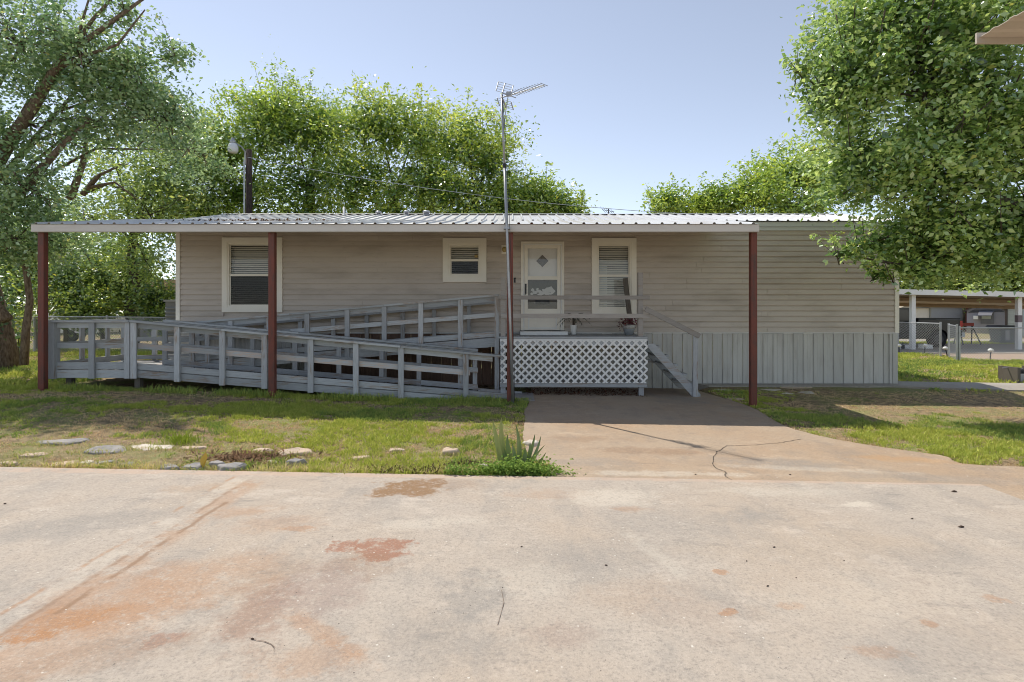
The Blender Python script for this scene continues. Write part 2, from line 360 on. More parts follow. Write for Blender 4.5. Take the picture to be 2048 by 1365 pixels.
    dot = math_(nt, 'MULTIPLY', math_(nt, 'LESS_THAN', vo.outputs['Distance'], 0.15), math_(nt, 'GREATER_THAN', sp.outputs[0], 0.93))
    col = mixc(nt, math_(nt, 'MULTIPLY', dot, 0.65), col, (0.68, 0.65, 0.58))
    dk = math_(nt, 'MULTIPLY', math_(nt, 'LESS_THAN', vo.outputs['Distance'], 0.11), math_(nt, 'LESS_THAN', sp.outputs[1], 0.035))
    col = mixc(nt, math_(nt, 'MULTIPLY', dk, 0.8), col, (0.07, 0.06, 0.05))
    h = math_(nt, 'ADD', math_(nt, 'MULTIPLY', fine, 0.6), math_(nt, 'MULTIPLY', grit, 0.4))
    finish(nt, out, col, 0.88, 0, bump(nt, h, 0.6, 0.01), 0.25)
    return m
def wp(px, py): q = gp(px, py); return (q.x, q.y)
OR, RD, BR, GY_ = (0.37, 0.195, 0.095), (0.30, 0.14, 0.085), (0.25, 0.155, 0.095), (0.25, 0.235, 0.215)
CR = (0.55, 0.49, 0.41)
slab_stains = [
    (wp(820, 983), (.27, .23), 0, (0.24, 0.135, 0.06), .92, .18, .5, 3.0), (wp(900, 975), (.32, .12), 0, BR, .3, .4),
    (wp(765, 1110), (.17, .15), .3, RD, .85, .16, .65, 7.0), (wp(690, 1100), (.08, .09), 0, RD, .8, .16, .65, 8.0), (wp(705, 1140), (.22, .16), .2, BR, .38, .35),
    (wp(520, 1230), (.13, .32), .2, (0.27, 0.16, 0.11), .6, .35), (wp(545, 1160), (.2, .2), 0, BR, .3, .4), (wp(640, 1190), (.22, .25), 0, (.28, .2, .17), .45, .4), (wp(270, 1228), (.28, .17), .5, OR, .55, .4), (wp(130, 1250), (.22, .11), .4, OR, .75, .3),
    (wp(50, 1288), (.10, .05), .3, OR, .9, .2), (wp(330, 1290), (.08, .05), .4, RD, .5, .2), (wp(490, 1030), (.2, .1), .3, OR, .4, .4), (wp(600, 1065), (.11, .05), 0, OR, .5, .2), (wp(545, 1055), (.28, .13), .2, OR, .25, .4),
    (wp(640, 1275), (.05, .28), .9, OR, .4, .35), (wp(420, 1145), (.3, .16), .5, OR, .3, .4), (wp(240, 1180), (.3, .2), .5, OR, .28, .4), (wp(70, 1330), (.3, .14), .3, OR, .35, .4),
    (wp(955, 1195), (.16, .22), 0, GY_, .5, .25), (wp(1000, 1175), (.02, .14), .1, (.2, .18, .16), .6, .3),
    (wp(1100, 995), (.28, .12), 0, OR, .22, .4), (wp(1260, 1025), (.13, .06), 0, OR, .4, .3), (wp(1440, 1152), (.05, .03), 0, OR, .6, .2), (wp(1460, 1236), (.05, .04), 0, OR, .75, .15), (wp(1580, 1222), (.07, .03), 0, OR, .4, .3),
    (wp(1860, 1258), (.04, .03), 0, OR, .7, .2), (wp(1760, 1315), (.12, .04), 0, OR, .4, .3), (wp(1995, 1208), (.05, .04), 0, OR, .5, .3), (wp(1120, 1280), (.13, .1), 0, (.3, .22, .18), .4, .4), (wp(1380, 1230), (.22, .2), 0, (.33, .25, .2), .3, .5),
    (wp(1220, 1000), (.3, .18), 0, CR, .6, .35), (wp(1715, 1015), (.12, .06), .3, CR, .85, .25), (wp(840, 1055), (.35, .1), .2, CR, .45, .4), (wp(1060, 1170), (.2, .2), 0, CR, .4, .4), (wp(1310, 1115), (.06, .28), .35, CR, .5, .35), (wp(1560, 990), (.5, .12), 0, CR, .4, .4), (wp(1720, 1200), (.5, .2), .2, CR, .25, .5),
    (wp(330, 1190), (.4, .2), .5, OR, .3, .4), (wp(180, 1330), (.35, .12), .4, BR, .35, .4), (wp(620, 1330), (.2, .12), .2, OR, .35, .35), (wp(900, 1290), (.3, .2), .1, GY_, .35, .4), (wp(1500, 1040), (.35, .1), .1, GY_, .4, .35), (wp(1250, 1200), (.25, .15), .4, (.36, .27, .2), .35, .4), (wp(1850, 1120), (.3, .16), .2, GY_, .35, .4), (wp(430, 980), (.4, .1), .2, (.42, .3, .2), .4, .35),
    (wp(140, 1060), (.5, .18), .5, GY_, .5, .4), (wp(1330, 1060), (.4, .35), 0, GY_, .3, .5), (wp(1900, 1320), (.4, .2), .4, GY_, .3, .5), (wp(1180, 1120), (.6, .3), .3, GY_, .28, .5), (wp(1650, 1100), (.7, .25), .1, (.4, .32, .24), .35, .5)]
slab_bands = [(-2.66, -2.52, 1.0, 5.6, CR, .42, .02, .45), (-2.7, -2.665, .8, 5.6, OR, .55, .014, .46), (-2.52, -2.33, 1.2, 5.2, OR, .35, .05, .4), (-2.42, -2.385, 2.9, 4.6, BR, .75, .012, .36),
              (-2.52, -2.49, 1.0, 5.0, BR, .55, .012, .42), (-30, 4.6, 5.36, 5.7, (0.5, 0.36, 0.27), .55, .03, .36)]
M['slab'] = concrete('stained_grey_concrete', (0.425, 0.367, 0.308), (0.425, 0.34, 0.262), (0.30, 0.273, 0.243), slab_stains, slab_bands)
apron_stains = [(wp(1170, 880), (.35, .14), 0, BR, .35, .4), (wp(1290, 903), (.6, .13), -.1, BR, .5, .35), (wp(1160, 925), (.5, .14), 0, GY_, .4, .4), (wp(1560, 928), (.6, .16), -.1, GY_, .5, .4), (wp(1800, 920), (.5, .1), -.2, (.44, .26, .12), .5, .4),
                (wp(1330, 950), (.9, .08), 0, CR, .5, .3), (wp(1620, 940), (.7, .07), -.1, CR, .35, .4), (wp(1900, 960), (1.0, .12), -.1, GY_, .35, .4), (wp(1370, 800), (.4, .4), 0, GY_, .5, .4), (wp(1290, 780), (.8, .4), 0, (.2, .13, .1), .35, .5), (wp(1250, 850), (.8, .25), 0, (.42, .27, .16), .4, .5)]
M['apron'] = concrete('tan_stained_concrete', (0.40, 0.31, 0.225), (0.385, 0.265, 0.17), (0.28, 0.23, 0.185), apron_stains)
def sheet(name, poly, mat, dz, thick, parent=None):
    mb = MB(); n = len(poly); top = [(x, y, tilt(x) + dz) for x, y in poly]
    mb.poly(top + [(x, y, z - thick) for x, y, z in top], [tuple(range(n))] + [((i + 1) % n, i, n + i, n + (i + 1) % n) for i in range(n)])
    o = link(name, mb.mesh(name, mat)); ORG[o] = Vector((0, 0, 0)); return tag(o, kind='structure')
def area(poly): return sum(poly[i][0] * poly[(i + 1) % len(poly)][1] - poly[(i + 1) % len(poly)][0] * poly[i][1] for i in range(len(poly)))
if area(APRON) < 0: APRON = APRON[::-1]
slab = sheet('parking_slab', SLAB if area(SLAB) > 0 else SLAB[::-1], M['slab'], 0.026, 0.16)
apron = sheet('driveway_apron', APRON, M['apron'], 0.010, 0.14)
def ribbon(px_pts, w, dz, jit=0.012):
    pts = []
    for i in range(len(px_pts) - 1):
        a = gp(*px_pts[i]); b = gp(*px_pts[i + 1]); k = max(2, int((b - a).length / 0.05))
        for j in range(k): pts.append(a.lerp(b, j / k) + Vector((random.uniform(-jit, jit), random.uniform(-jit, jit), 0)))
    pts.append(gp(*px_pts[-1])); mb = MB()
    for i in range(len(pts) - 1):
        a, b = pts[i], pts[i + 1]; d = (b - a); d.z = 0
        if d.length < 1e-4: continue
        s_ = Vector((-d.y, d.x, 0)).normalized(); w0, w1 = w * random.uniform(.4, 1.3), w * random.uniform(.4, 1.3)
        mb.poly([(q.x, q.y, tilt(q.x) + dz) for q in (a - s_ * w0, b - s_ * w1, b + s_ * w1, a + s_ * w0)], [(0, 1, 2, 3)])
    return mb
M['crack'] = plain('dark_crack', (0.05, 0.04, 0.032), 1.0)
part('crack', ribbon([(1600, 881), (1560, 888), (1500, 893), (1455, 894), (1436, 905), (1427, 918), (1425, 930), (1432, 940), (1450, 946), (1452, 955), (1465, 963)], 0.0045, 0.0135), M['crack'], apron)
part('crack', ribbon([(500, 1288), (530, 1296), (550, 1306), (548, 1316)], 0.002, 0.030, .006), M.setdefault('crack2', plain('brown_hairline', (.2, .15, .115), 1.0)), slab)
part('crack', ribbon([(1003, 1190), (1010, 1215), (1003, 1240), (995, 1262)], 0.0014, 0.030, .006), M['crack2'], slab)
# concrete walk along the house and paving of the neighbour's yard
M['walk'] = concrete('grey_walk_concrete', (0.36, 0.33, 0.29), (0.33, 0.27, 0.21), (0.26, 0.24, 0.22), [], ())
wm = MB(); wz = lambda x, y: gz(x, y)
walk_poly = [(4.1, 12.32), (4.3, 12.0), (6.0, 12.02), (8.2, 11.95), (10.5, 11.6), (13.5, 11.3), (17, 11.2), (17, 12.1), (13.5, 12.2), (10.9, 12.45), (8.7, 12.75), (8.7, 12.33)]
tp = [(x, y, wz(x, y) + 0.035) for x, y in walk_poly]; n = len(tp)
wm.poly(tp + [(x, y, z - .15) for x, y, z in tp], [tuple(range(n))] + [((i + 1) % n, i, n + i, n + (i + 1) % n) for i in range(n)])
tag(link('side_walkway', wm.mesh('side_walkway', M['walk'])), kind='structure')
tag(link('carport_pad', MB().box(13.0, 40, 21.6, 28.0, -.1, .03).mesh('carport_pad', M['walk'])), kind='structure')
M['sand'] = concrete('sandy_gravel', (0.40, 0.30, 0.22), (0.42, 0.29, 0.2), (0.3, 0.24, 0.18), [], ())
tag(link('gravel_path', MB().box(16.1, 40, 18.3, 21.58, -.1, .012).mesh('gravel_path', M['sand'])), kind='structure')
tag(link('neighbour_road', MB().box(10, 60, 30.4, 33.0, -.1, .012).mesh('neighbour_road', M['walk'])), kind='structure')

# ================================================================== leaf and blade clouds
def leaf_mesh(name, pos, L, W, col, mat, droop=0.35, up=0.5, fold=0.18, flat=0.0, rng=RNG):
    n = len(pos); az = rng.random(n) * 2 * np.pi; el = rng.normal(-droop, 0.45, n)
    a = np.stack([np.cos(az) * np.cos(el), np.sin(az) * np.cos(el), np.sin(el)], 1)
    nr = rng.normal(0, 1, (n, 3)); nr[:, 2] += up * 2 + flat * 6; nr -= a * (nr * a).sum(1, keepdims=True); nr /= np.linalg.norm(nr, axis=1, keepdims=True) + 1e-9
    b = np.cross(a, nr); L = np.broadcast_to(L, n)[:, None]; W = np.broadcast_to(W, n)[:, None]
    v = np.stack([pos, pos + a * L * .42 + b * W * .5 + nr * W * fold, pos + a * L, pos + a * L * .42 - b * W * .5 + nr * W * fold], 1).reshape(-1, 3)
    return quads(name, v, np.repeat(col, 4, 0), mat)
def quads(name, v, vcol, mat):
    nq = len(v) // 4; me = D.meshes.new(name); me.vertices.add(nq * 4); me.loops.add(nq * 4); me.polygons.add(nq)
    me.vertices.foreach_set('co', v.astype(np.float32).ravel()); me.loops.foreach_set('vertex_index', np.arange(nq * 4, dtype=np.int32))
    me.polygons.foreach_set('loop_start', np.arange(0, nq * 4, 4, dtype=np.int32))
    at = me.color_attributes.new('leafcol', 'FLOAT_COLOR', 'POINT')
    at.data.foreach_set('color', np.concatenate([np.clip(vcol, 0, 1), np.ones((nq * 4, 1))], 1).astype(np.float32).ravel())
    me.materials.append(mat); me.update(calc_edges=True); return me
def lerp3(a, b, t): return np.asarray(a)[None] * (1 - t[:, None]) + np.asarray(b)[None] * t[:, None]
def blades(name, X, Y, Z, h, w, col, mat, lean=0.5, rng=RNG):
    n = len(X); az = rng.random(n) * 2 * np.pi; f = rng.random(n) * 2 * np.pi
    h = np.broadcast_to(h, n); w = np.broadcast_to(w, n); p = np.stack([X, Y, Z], 1)
    b = np.stack([np.cos(f), np.sin(f), np.zeros(n)], 1) * (w * .5)[:, None]
    ln = np.abs(rng.normal(0, lean, n)) * h
    tip = p + np.stack([np.cos(az) * ln, np.sin(az) * ln, h], 1)
    mid = p + np.stack([np.cos(az) * ln * .3, np.sin(az) * ln * .3, h * .6], 1)
    v = np.stack([p - b, mid - b * .9, tip, mid + b * .9], 1).reshape(-1, 3)
    return quads(name, v, np.repeat(col, 4, 0), mat)
G1, G2, G3 = (0.30, 0.38, 0.07), (0.60, 0.62, 0.16), (0.17, 0.28, 0.075)
ST, ST2 = (0.74, 0.59, 0.36), (0.56, 0.42, 0.25)
STONE_BED = [(-7.5, 5.5), (-7.5, 6.5), (-5.5, 6.9), (-3.2, 6.75), (-2.15, 6.4), (-2.1, 5.5)]
def lawn(name, x0, x1, y0, y1, dens, keep, green, h, w, label, per=12, spread=.026):
    """blades in tufts: each tuft is green or dry as a whole, the bare thatch shows between them"""
    nt_ = int((x1 - x0) * (y1 - y0) * dens / per); TX = RNG.uniform(x0, x1, nt_); TY = RNG.uniform(y0, y1, nt_)
    g = green(TX, TY) + 1.3 * (vnoise(TX, TY, 0.9, 5) - .5) + .9 * (vnoise(TX, TY, 2.9, 6) - .5) + .8 * (vnoise(TX, TY, 9, 8) - .5)
    k = keep(TX, TY) & (RNG.random(nt_) < np.clip(.5 + .7 * g, .4, 1)); TX, TY, g = TX[k], TY[k], g[k]; nt_ = len(TX)
    tg = RNG.random(nt_) < np.clip(g * 1.5 - .15, .06, .97); tone = RNG.normal(0, .3, nt_); sz = RNG.uniform(.5, 1.5, nt_)
    R = lambda a: np.repeat(a, per); n = nt_ * per
    X = R(TX) + RNG.normal(0, spread, n) * R(sz); Y = R(TY) + RNG.normal(0, spread, n) * R(sz); k = keep(X, Y)
    t = np.clip(RNG.normal(.45, .25, n) + R(tone), 0, 1); isg = R(tg)
    cg = np.where((vnoise(X, Y, .7, 12) > .5)[:, None], lerp3(G1, G2, t), lerp3(G3, G2, t * .8)); cs = lerp3(ST2, ST, t)
    col = np.where(isg[:, None], cg, cs); hh = h * RNG.uniform(.45, 1.25, n) * np.where(isg, np.clip(.55 + R(g) * .7, .5, 1.25), .5) * R(.6 + .45 * sz)
    ww = w * RNG.uniform(.7, 1.5, n)
    me = blades(name, X[k], Y[k], ground_z(X[k], Y[k]) - .012, hh[k], ww[k], col[k], M['grassblade'], .75)
    return tag(link(name, me), label, 'grass', kind='stuff')
not_paved = lambda X, Y: ~(in_poly(X, Y, APRON) | in_poly(X, Y, SLAB))
def left_green(X, Y):
    g = .28 + .6 * sm((X + 6.2) / 4.5)                                          # the left of the lawn is scorched
    g = g + .25 * sm((Y - 8.3) / .4) * sm((9.1 - Y) / .5)
    g = g - .45 * sm((Y - 9.0) / .4) * sm((10.1 - Y) / .3) + .35 * sm((Y - 9.8) / .25)
    g = g - .5 * in_poly(X, Y, STONE_BED) - .35 * sm((6.6 - Y) / .6) * (X < 0.0)
    return g
lawn('lawn_grass', -13, 1.2, 5.4, 10.35, 5200, not_paved, left_green, .05, .0085, 'patchy green and straw lawn between the ramp and the parking slab')
under = lambda X, Y: not_paved(X, Y) & ~((X > -8.6) & (Y > 10.3) & (Y < 17.2)) & ~((X > -7.6) & (Y > 12))
lawn('side_yard_grass', -24, .3, 10.3, 21, 650, under, lambda X, Y: .55 + 0 * X, .08, .02, 'shaded grass of the side yard by the chain link fence', 10, .06)
def right_green(X, Y): return .52 - .75 * sm((Y - 8.2) / 1.0) * sm((X - 4.6) / 1.2) - .2 * sm((Y - 10.5) / .6) + .25 * sm((Y - 7.8) / .6) * sm((5.8 - X) / .6) * (Y < 10)
walkfree = lambda X, Y: not_paved(X, Y) & ~in_poly(X, Y, walk_poly) & ~((Y > 11.6) & (X < 8.75))
lawn('front_lawn_grass', 2.2, 14, 6.0, 12.4, 4000, walkfree, right_green, .05, .009, 'sunlit and dry grass beside the driveway, right of the red post')
far = lambda X, Y: ~((X < 8.9) & (Y < 17)) & ~((Y > 18.3) & (Y < 21.7) & (X > 16)) & ~((Y > 21.5) & (Y < 28.1) & (X > 13)) & ~in_poly(X, Y, walk_poly)
lawn('back_lawn_grass', 8.8, 27, 11.6, 30, 600, far, lambda X, Y: .85 + 0 * X, .07, .03, 'yellow green grass beyond the house corner, up to the chain link fence', 10, .08)
# taller weeds along the foot of the ramp and at the edges of the slab
n = 5200; X = RNG.uniform(-8.2, .1, n); Y = 10.02 + RNG.normal(0, .1, n) + .03 * np.sin(X * 5); k = vnoise(X, Y, 1.6, 21) + .15 * RNG.random(n) > .42; X, Y = X[k], Y[k]; n = len(X)
tag(link('ramp_weeds', blades('ramp_weeds', X, Y, ground_z(X, Y) - .01, RNG.uniform(.04, .17, n), RNG.uniform(.008, .016, n), lerp3(G3, G2, RNG.random(n) * .8), M['grassblade'], .6)), 'tall green weeds along the foot of the ramp', 'weeds', kind='stuff')
n = 5000; X = RNG.uniform(-8, 4.5, n); Y = slab_edge(X) + .06 + np.abs(RNG.normal(0, .07, n)); k = (vnoise(X, Y, 1.3, 31) > .45) & not_paved(X, Y); X, Y = X[k], Y[k]; n = len(X)
tag(link('edge_weeds', blades('edge_weeds', X, Y, ground_z(X, Y) - .01, RNG.uniform(.02, .1, n), RNG.uniform(.005, .01, n), lerp3(ST, G2, RNG.random(n)), M['grassblade'], .9)), 'straggly weeds creeping along the far edge of the parking slab', 'weeds', kind='stuff')

# ================================================================== HOUSE
YW = 12.36; HX0, HX1 = -7.49, 8.63; HYB = 16.6; FLZ = 1.17
house = thing('mobile_home', (0.5, YW, 0), 'long taupe vinyl sided mobile home with metal roof and grey skirting', 'house')
WX = lambda px: (px - 1024) * YW / F
WZ = lambda py: CAMZ - (py - HZ) * YW / F
WIN = [(WX(446), WX(566), WZ(625), WZ(476), .155), (WX(886), WX(973), WZ(565), WZ(477), .18), (WX(1183), WX(1272), WZ(630), WZ(477), .16)]
DOOR = (WX(1042), WX(1128), 1.2, WZ(484))
holes = [(a + .02, b - .02, c + .02, d - .02) for a, b, c, d, _ in WIN] + [(DOOR[0] + .02, DOOR[1] - .02, DOOR[2], DOOR[3] - .02)]
def spans(z0, z1, x0, x1):
    cuts = sorted((a, b) for a, b, c, d in holes if c < z1 - 1e-6 and d > z0 + 1e-6); out = []; x = x0
    for a, b in cuts:
        if a > x: out.append((x, a))
        x = max(x, b)
    out.append((x, x1)); return out
mb = MB(); zc = sorted({FLZ, 3.62} | {z for h in holes for z in h[2:]})
for z0, z1 in zip(zc[:-1], zc[1:]):
    for a, b in spans(z0, z1, HX0 + .02, HX1 - .02): mb.box(a, b, YW + .012, YW + .06, z0, z1)
mb.box(HX0 + .02, HX0 + .08, YW + .062, HYB, FLZ, 3.62); mb.box(HX1 - .08, HX1 - .02, YW + .062, HYB, FLZ, 3.62)
mb.box(HX0 + .082, HX1 - .082, HYB - .06, HYB, FLZ, 3.62)
mb.poly([(HX1 - .03, YW + .1, 3.62), (HX1 - .03, HYB, 3.62), (HX1 - .03, 14.45, 4.12)], [(0, 1, 2)]); mb.poly([(HX0 + .03, YW + .1, 3.62), (HX0 + .03, HYB, 3.62), (HX0 + .03, 14.45, 4.12)], [(2, 1, 0)])
wall_shell = part('wall', mb, M['taupe'], house)
part('floor_slab', MB().box(HX0 + .1, HX1 - .1, YW + .2, HYB - .1, FLZ - .05, FLZ), M['dark'], house)
# lap siding, one object a course, with lapped joints between its lengths
NC = 19; CH = (3.488 - 1.178) / NC
seams = {k: sorted(random.uniform(-6.8, 8.2) for _ in range(3)) for k in range(NC)}
for k, px in ((8, 1682), (9, 1682), (6, 1577), (7, 1577), (8, 1372), (9, 1372), (12, 1645), (13, 1733)): seams[k] = sorted(seams[k] + [WX(px)])
for k in range(NC):
    z = 1.178 + k * CH; mb = MB()
    prof = [(YW - .026, z + .004), (YW - .028, z + .010), (YW - .022, z + CH * .55), (YW - .016, z + CH - .021), (YW + .004, z + CH - .019), (YW + .003, z + CH + .008), (YW + .008, z + CH + .008), (YW + .008, z + .004)]
    for a, b in spans(z, z + CH, HX0 + .05, HX1 - .05):
        cut = [a] + [s for s in seams[k] if a + .3 < s < b - .3] + [b]
        for i in range(len(cut) - 1):
            o_ = .0022 * (i % 2); part('siding_course', MB().prism([(y - o_, zz) for y, zz in prof], 'X', cut[i] + (.0015 if i else 0), cut[i + 1] - (.0015 if i < len(cut) - 2 else 0)), M['taupe'], house)
# side wall courses seen at the corners
for sx, xx in ((-1, HX0), (1, HX1)):
    mb = MB()
    for k in range(NC):
        z = 1.178 + k * CH; x = xx + sx * -.02
        mb.prism([(x + sx * .017, z + .004), (x + sx * .0165, z + CH * .5), (x + sx * .004, z + CH), (x - sx * .004, z + CH), (x - sx * .004, z + .004)][::-sx], 'Y', YW + .06, HYB)
    part('end_wall_siding', mb, M['taupe'], house)
for x, s in ((HX0, -1), (HX1, 1)):
    part('corner_trim', MB().box(x - .045, x + .045, YW - .04, YW + .06, 1.16, 3.5).box(min(x, x + s * .0) - .02, x + .02, YW + .06, YW + .1, 1.16, 3.5), M['cream'], house)
part('skirting_cap', MB().box(HX0, HX1, YW - .045, YW + .01, 1.155, 1.177), M['white'], house)
# skirting panels
PW = 0.226; nP = int((HX1 - HX0) / PW); px0 = HX0 + .02
prof = [(-PW / 2 + .003, 0), (-PW / 2 + .006, -.018), (-PW / 2 + .022, -.018), (-PW / 2 + .028, 0), (-.008, 0), (-.005, -.005), (.005, -.005), (.008, 0), (PW / 2 - .003, 0), (PW / 2 - .003, .012), (-PW / 2 + .003, .012)]
mb = MB().prism(prof[::-1], 'Z', 0, 1.25); sk_grey = mb.mesh('skirting_panel', M['skirt'])
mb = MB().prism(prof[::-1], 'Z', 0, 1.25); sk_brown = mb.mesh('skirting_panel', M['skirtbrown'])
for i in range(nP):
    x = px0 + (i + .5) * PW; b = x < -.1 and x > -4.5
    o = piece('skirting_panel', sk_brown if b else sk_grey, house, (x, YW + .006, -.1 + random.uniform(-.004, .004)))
part('skirting_corner', MB().box(HX1 - .16, HX1 - .1, YW - .03, YW - .005, -.05, 1.15).box(HX1 - .095, HX1 + .012, YW - .04, YW + .02, -.05, 1.15).box(HX1 - .03, HX1 + .010, YW + .022, HYB, -.05, 1.15), M['skirt'], house)
part('end_skirting', MB().box(HX0, HX0 + .03, YW + .03, HYB, -.05, 1.15), M['skirt'], house)
# windows: casing of four mitred boards > sash, pane, blind
def mitre(x0, x1, z0, z1, w, y0, y1):
    mb = MB(); o = [(x0, z0), (x1, z0), (x1, z1), (x0, z1)]; i = [(x0 + w, z0 + w), (x1 - w, z0 + w), (x1 - w, z1 - w), (x0 + w, z1 - w)]
    for k in range(4):
        j = (k + 1) % 4; q = [o[k], o[j], i[j], i[k]]; g = .0012
        mb.prism(q, 'Y', y1, y0)
    return mb
def blind_mesh(x0, x1, z0, z1, y, pitch, gap=0.0):
    mb = MB(); n = int((z1 - z0) / pitch)
    for k in range(n):
        z = z0 + (k + .5) * pitch + random.uniform(-.0015, .0015); sg = random.uniform(-.003, .003); t = .85 + random.uniform(-.08, .08); dy, dz = .022 * math.cos(t), .022 * math.sin(t)
        mb.poly([(x0, y - dy, z - dz + sg), (x1, y - dy, z - dz - sg), (x1, y + dy, z + dz - sg), (x0, y + dy, z + dz + sg)], [(0, 1, 2, 3)])
    mb.box(x0, x1, y - .025, y + .025, z1 - .03, z1)
    return mb
for wi, (x0, x1, z0, z1, w) in enumerate(WIN):
    wn_ = part('window', mitre(x0, x1, z0, z1, w * .72, YW - .055, YW + .012), M['cream'], house)
    a, b, c, d = x0 + w * .72, x1 - w * .72, z0 + w * .72, z1 - w * .72
    part('inner_casing', mitre(a, b, c, d, .04, YW - .036, YW + .04), M['cream'], wn_)
    a, b, c, d = a + .04, b - .04, c + .04, d - .04; zm = (c + d) / 2 + (.0 if wi != 2 else .02)
    sf = MB().box(a, b, YW - .012, YW + .03, zm - .025, zm + .025)
    sf.box(a, a + .022, YW, YW + .03, c, zm - .027).box(b - .022, b, YW, YW + .03, c, zm - .027).box(a + .023, b - .023, YW, YW + .03, c, c + .022)
    sf.box(a, a + .014, YW + .012, YW + .03, zm + .027, d).box(b - .014, b, YW + .012, YW + .03, zm + .027, d).box(a + .015, b - .015, YW + .012, YW + .03, d - .014, d)
    part('sash', sf, M['cream'], wn_)
    part('pane', MB().box(a + .022, b - .022, YW + .012, YW + .016, c + .022, zm - .027), M['glass'], wn_)
    part('pane', MB().box(a + .014, b - .014, YW + .02, YW + .024, zm + .027, d - .014), M['glass'], wn_)
    part('blind', blind_mesh(a - .02, b + .02, c - .01, d + .01, YW + .085, .0435 if wi < 2 else .041), M['blind'], wn_, kind='stuff')
    part('reveal', MB().box(a - .06, a - .03, YW + .062, YW + .3, c - .05, d + .05).box(b + .03, b + .06, YW + .062, YW + .3, c - .05, d + .05).box(a - .06, b + .06, YW + .3, YW + .32, c - .05, d + .05), M['dark'], wn_)
    if wi < 2: part('insect_screen', MB().box(a + .022, b - .022, YW + .004, YW + .005, c + .022, zm - .027), M.setdefault('screen', screenmat('fine_insect_mesh')), wn_)
    if wi == 1: part('sticker', MB().box(b - .1, b - .03, YW + .009, YW + .0115, zm + .06, zm + .125), plain('tan_sticker', (.5, .36, .16), .6), wn_)
    if wi == 2:   # pale panel behind the blind's left strip, painting in the pane's reflection
        part('reflection_panel', MB().box(a, a + .22, YW + .13, YW + .135, c, zm + .22), plain('pale_reflection', (.55, .58, .62), .8), wn_)
# door
dx0, dx1, dz0, dz1 = DOOR; dr = part('door', MB().box(dx0, dx0 + .045, YW - .05, YW + .05, dz0, dz1).box(dx1 - .045, dx1, YW - .05, YW + .05, dz0, dz1).box(dx0 + .046, dx1 - .046, YW - .05, YW + .05, dz1 - .045, dz1), M['cream'], house)
part('door_stop', MB().box(dx0 + .047, dx0 + .075, YW - .03, YW + .05, dz0, dz1 - .047).box(dx1 - .075, dx1 - .047, YW - .03, YW + .05, dz0, dz1 - .047).box(dx0 + .076, dx1 - .076, YW - .03, YW + .05, dz1 - .075, dz1 - .047), M['white'], dr)
a, b, c, d = dx0 + .078, dx1 - .078, dz0 + .03, dz1 - .078; zt, zb1, zb2, zk = WZ(553), WZ(560), WZ(618), WZ(632)
sf = MB().box(a, a + .075, YW - .015, YW + .015, c, d).box(b - .075, b, YW - .015, YW + .015, c, d).box(a + .076, b - .076, YW - .014, YW + .014, d - .075, d).box(a + .076, b - .076, YW - .014, YW + .014, zb1 + .0, zt).box(a + .076, b - .076, YW - .014, YW + .014, zk, zb2)
sf.box(a + .076, b - .076, YW - .006, YW + .008, c, zk - .001)
part('storm_door_frame', sf, M['cream'], dr)
part('kick_panel', mitre(a + .08, b - .08, c + .03, zk - .03, .03, YW - .013, YW - .007), M['white'], dr)
part('pane', MB().box(a + .076, b - .076, YW - .003, YW, zt + .001, d - .076), M['glass'], dr)
part('pane', MB().box(a + .076, b - .076, YW + .003, YW + .006, zb2 + .001, zb1 - .001), M['glass'], dr)
part('inner_door', MB().box(a - .03, b + .03, YW + .07, YW + .11, c, d), M['white'], dr)
part('insect_screen', MB().box(a + .07, b - .07, YW + .03, YW + .032, zb2, zb1), plain('grey_insect_screen', (.15, .14, .125), .9), dr)
dc = (P(1085, 522, YW).x, WZ(522))
def diamond(r): return [(dc[0] - r, dc[1]), (dc[0], dc[1] - r), (dc[0] + r, dc[1]), (dc[0], dc[1] + r)]
part('diamond_frame', MB().prism(diamond(.17), 'Y', YW + .068, YW + .055), M['white'], dr)
part('diamond_pane', MB().prism(diamond(.14), 'Y', YW + .054, YW + .05), painted('frosted_dark_glass', (.16, .14, .12), (.3, .28, .25), .6, .3, scale=25), dr)
# white scroll ornament on the lower pane
orn = MB(); cx, cz = dc[0] + .01, WZ(583)
def blob(u, v, r, n=9, sq=1.0):
    orn.prism([(cx + u + r * math.cos(2 * math.pi * k / n) * random.uniform(.75, 1.2), cz + v + sq * r * math.sin(2 * math.pi * k / n) * random.uniform(.75, 1.2)) for k in range(n)], 'Y', YW + .029, YW + .0275 - random.uniform(0, .001))
for u, v, r, s_ in ((-.23, .03, .035, 1.2), (-.18, -.03, .055, .8), (-.1, .0, .06, .6), (-.02, -.035, .075, .5), (.06, -.01, .08, .55), (.12, .03, .085, .7), (.17, .05, .07, .8), (.22, .0, .06, .8), (-.25, -.06, .03, 1), (.02, .03, .04, .6), (-.12, .05, .03, .8), (.1, -.06, .07, .4), (-.06, -.07, .07, .35), (.18, -.05, .06, .4)): blob(u, v, r, 11, s_)
part('scroll_ornament', orn, plain('white_etching', (.62, .6, .57), .6), dr)
part('mail_slot', MB().box(dc[0] - .16, dc[0] + .16, YW + .024, YW + .029, WZ(609), WZ(601)).box(dc[0] - .11, dc[0] + .11, YW + .02, YW + .0235, WZ(607.5), WZ(605)), M['black'], dr)
part('door_handle', MB().box(a + .012, a + .045, YW - .03, YW - .016, WZ(588), WZ(568)).box(a + .018, a + .034, YW - .05, YW - .031, WZ(590), WZ(584)), M['black'], dr)
part('door_sill', MB().box(dx0 - .02, dx1 + .02, YW - .06, YW + .05, dz0 - .02, dz0 + .025), plain('dark_sill', (.05, .05, .055), .5), dr)
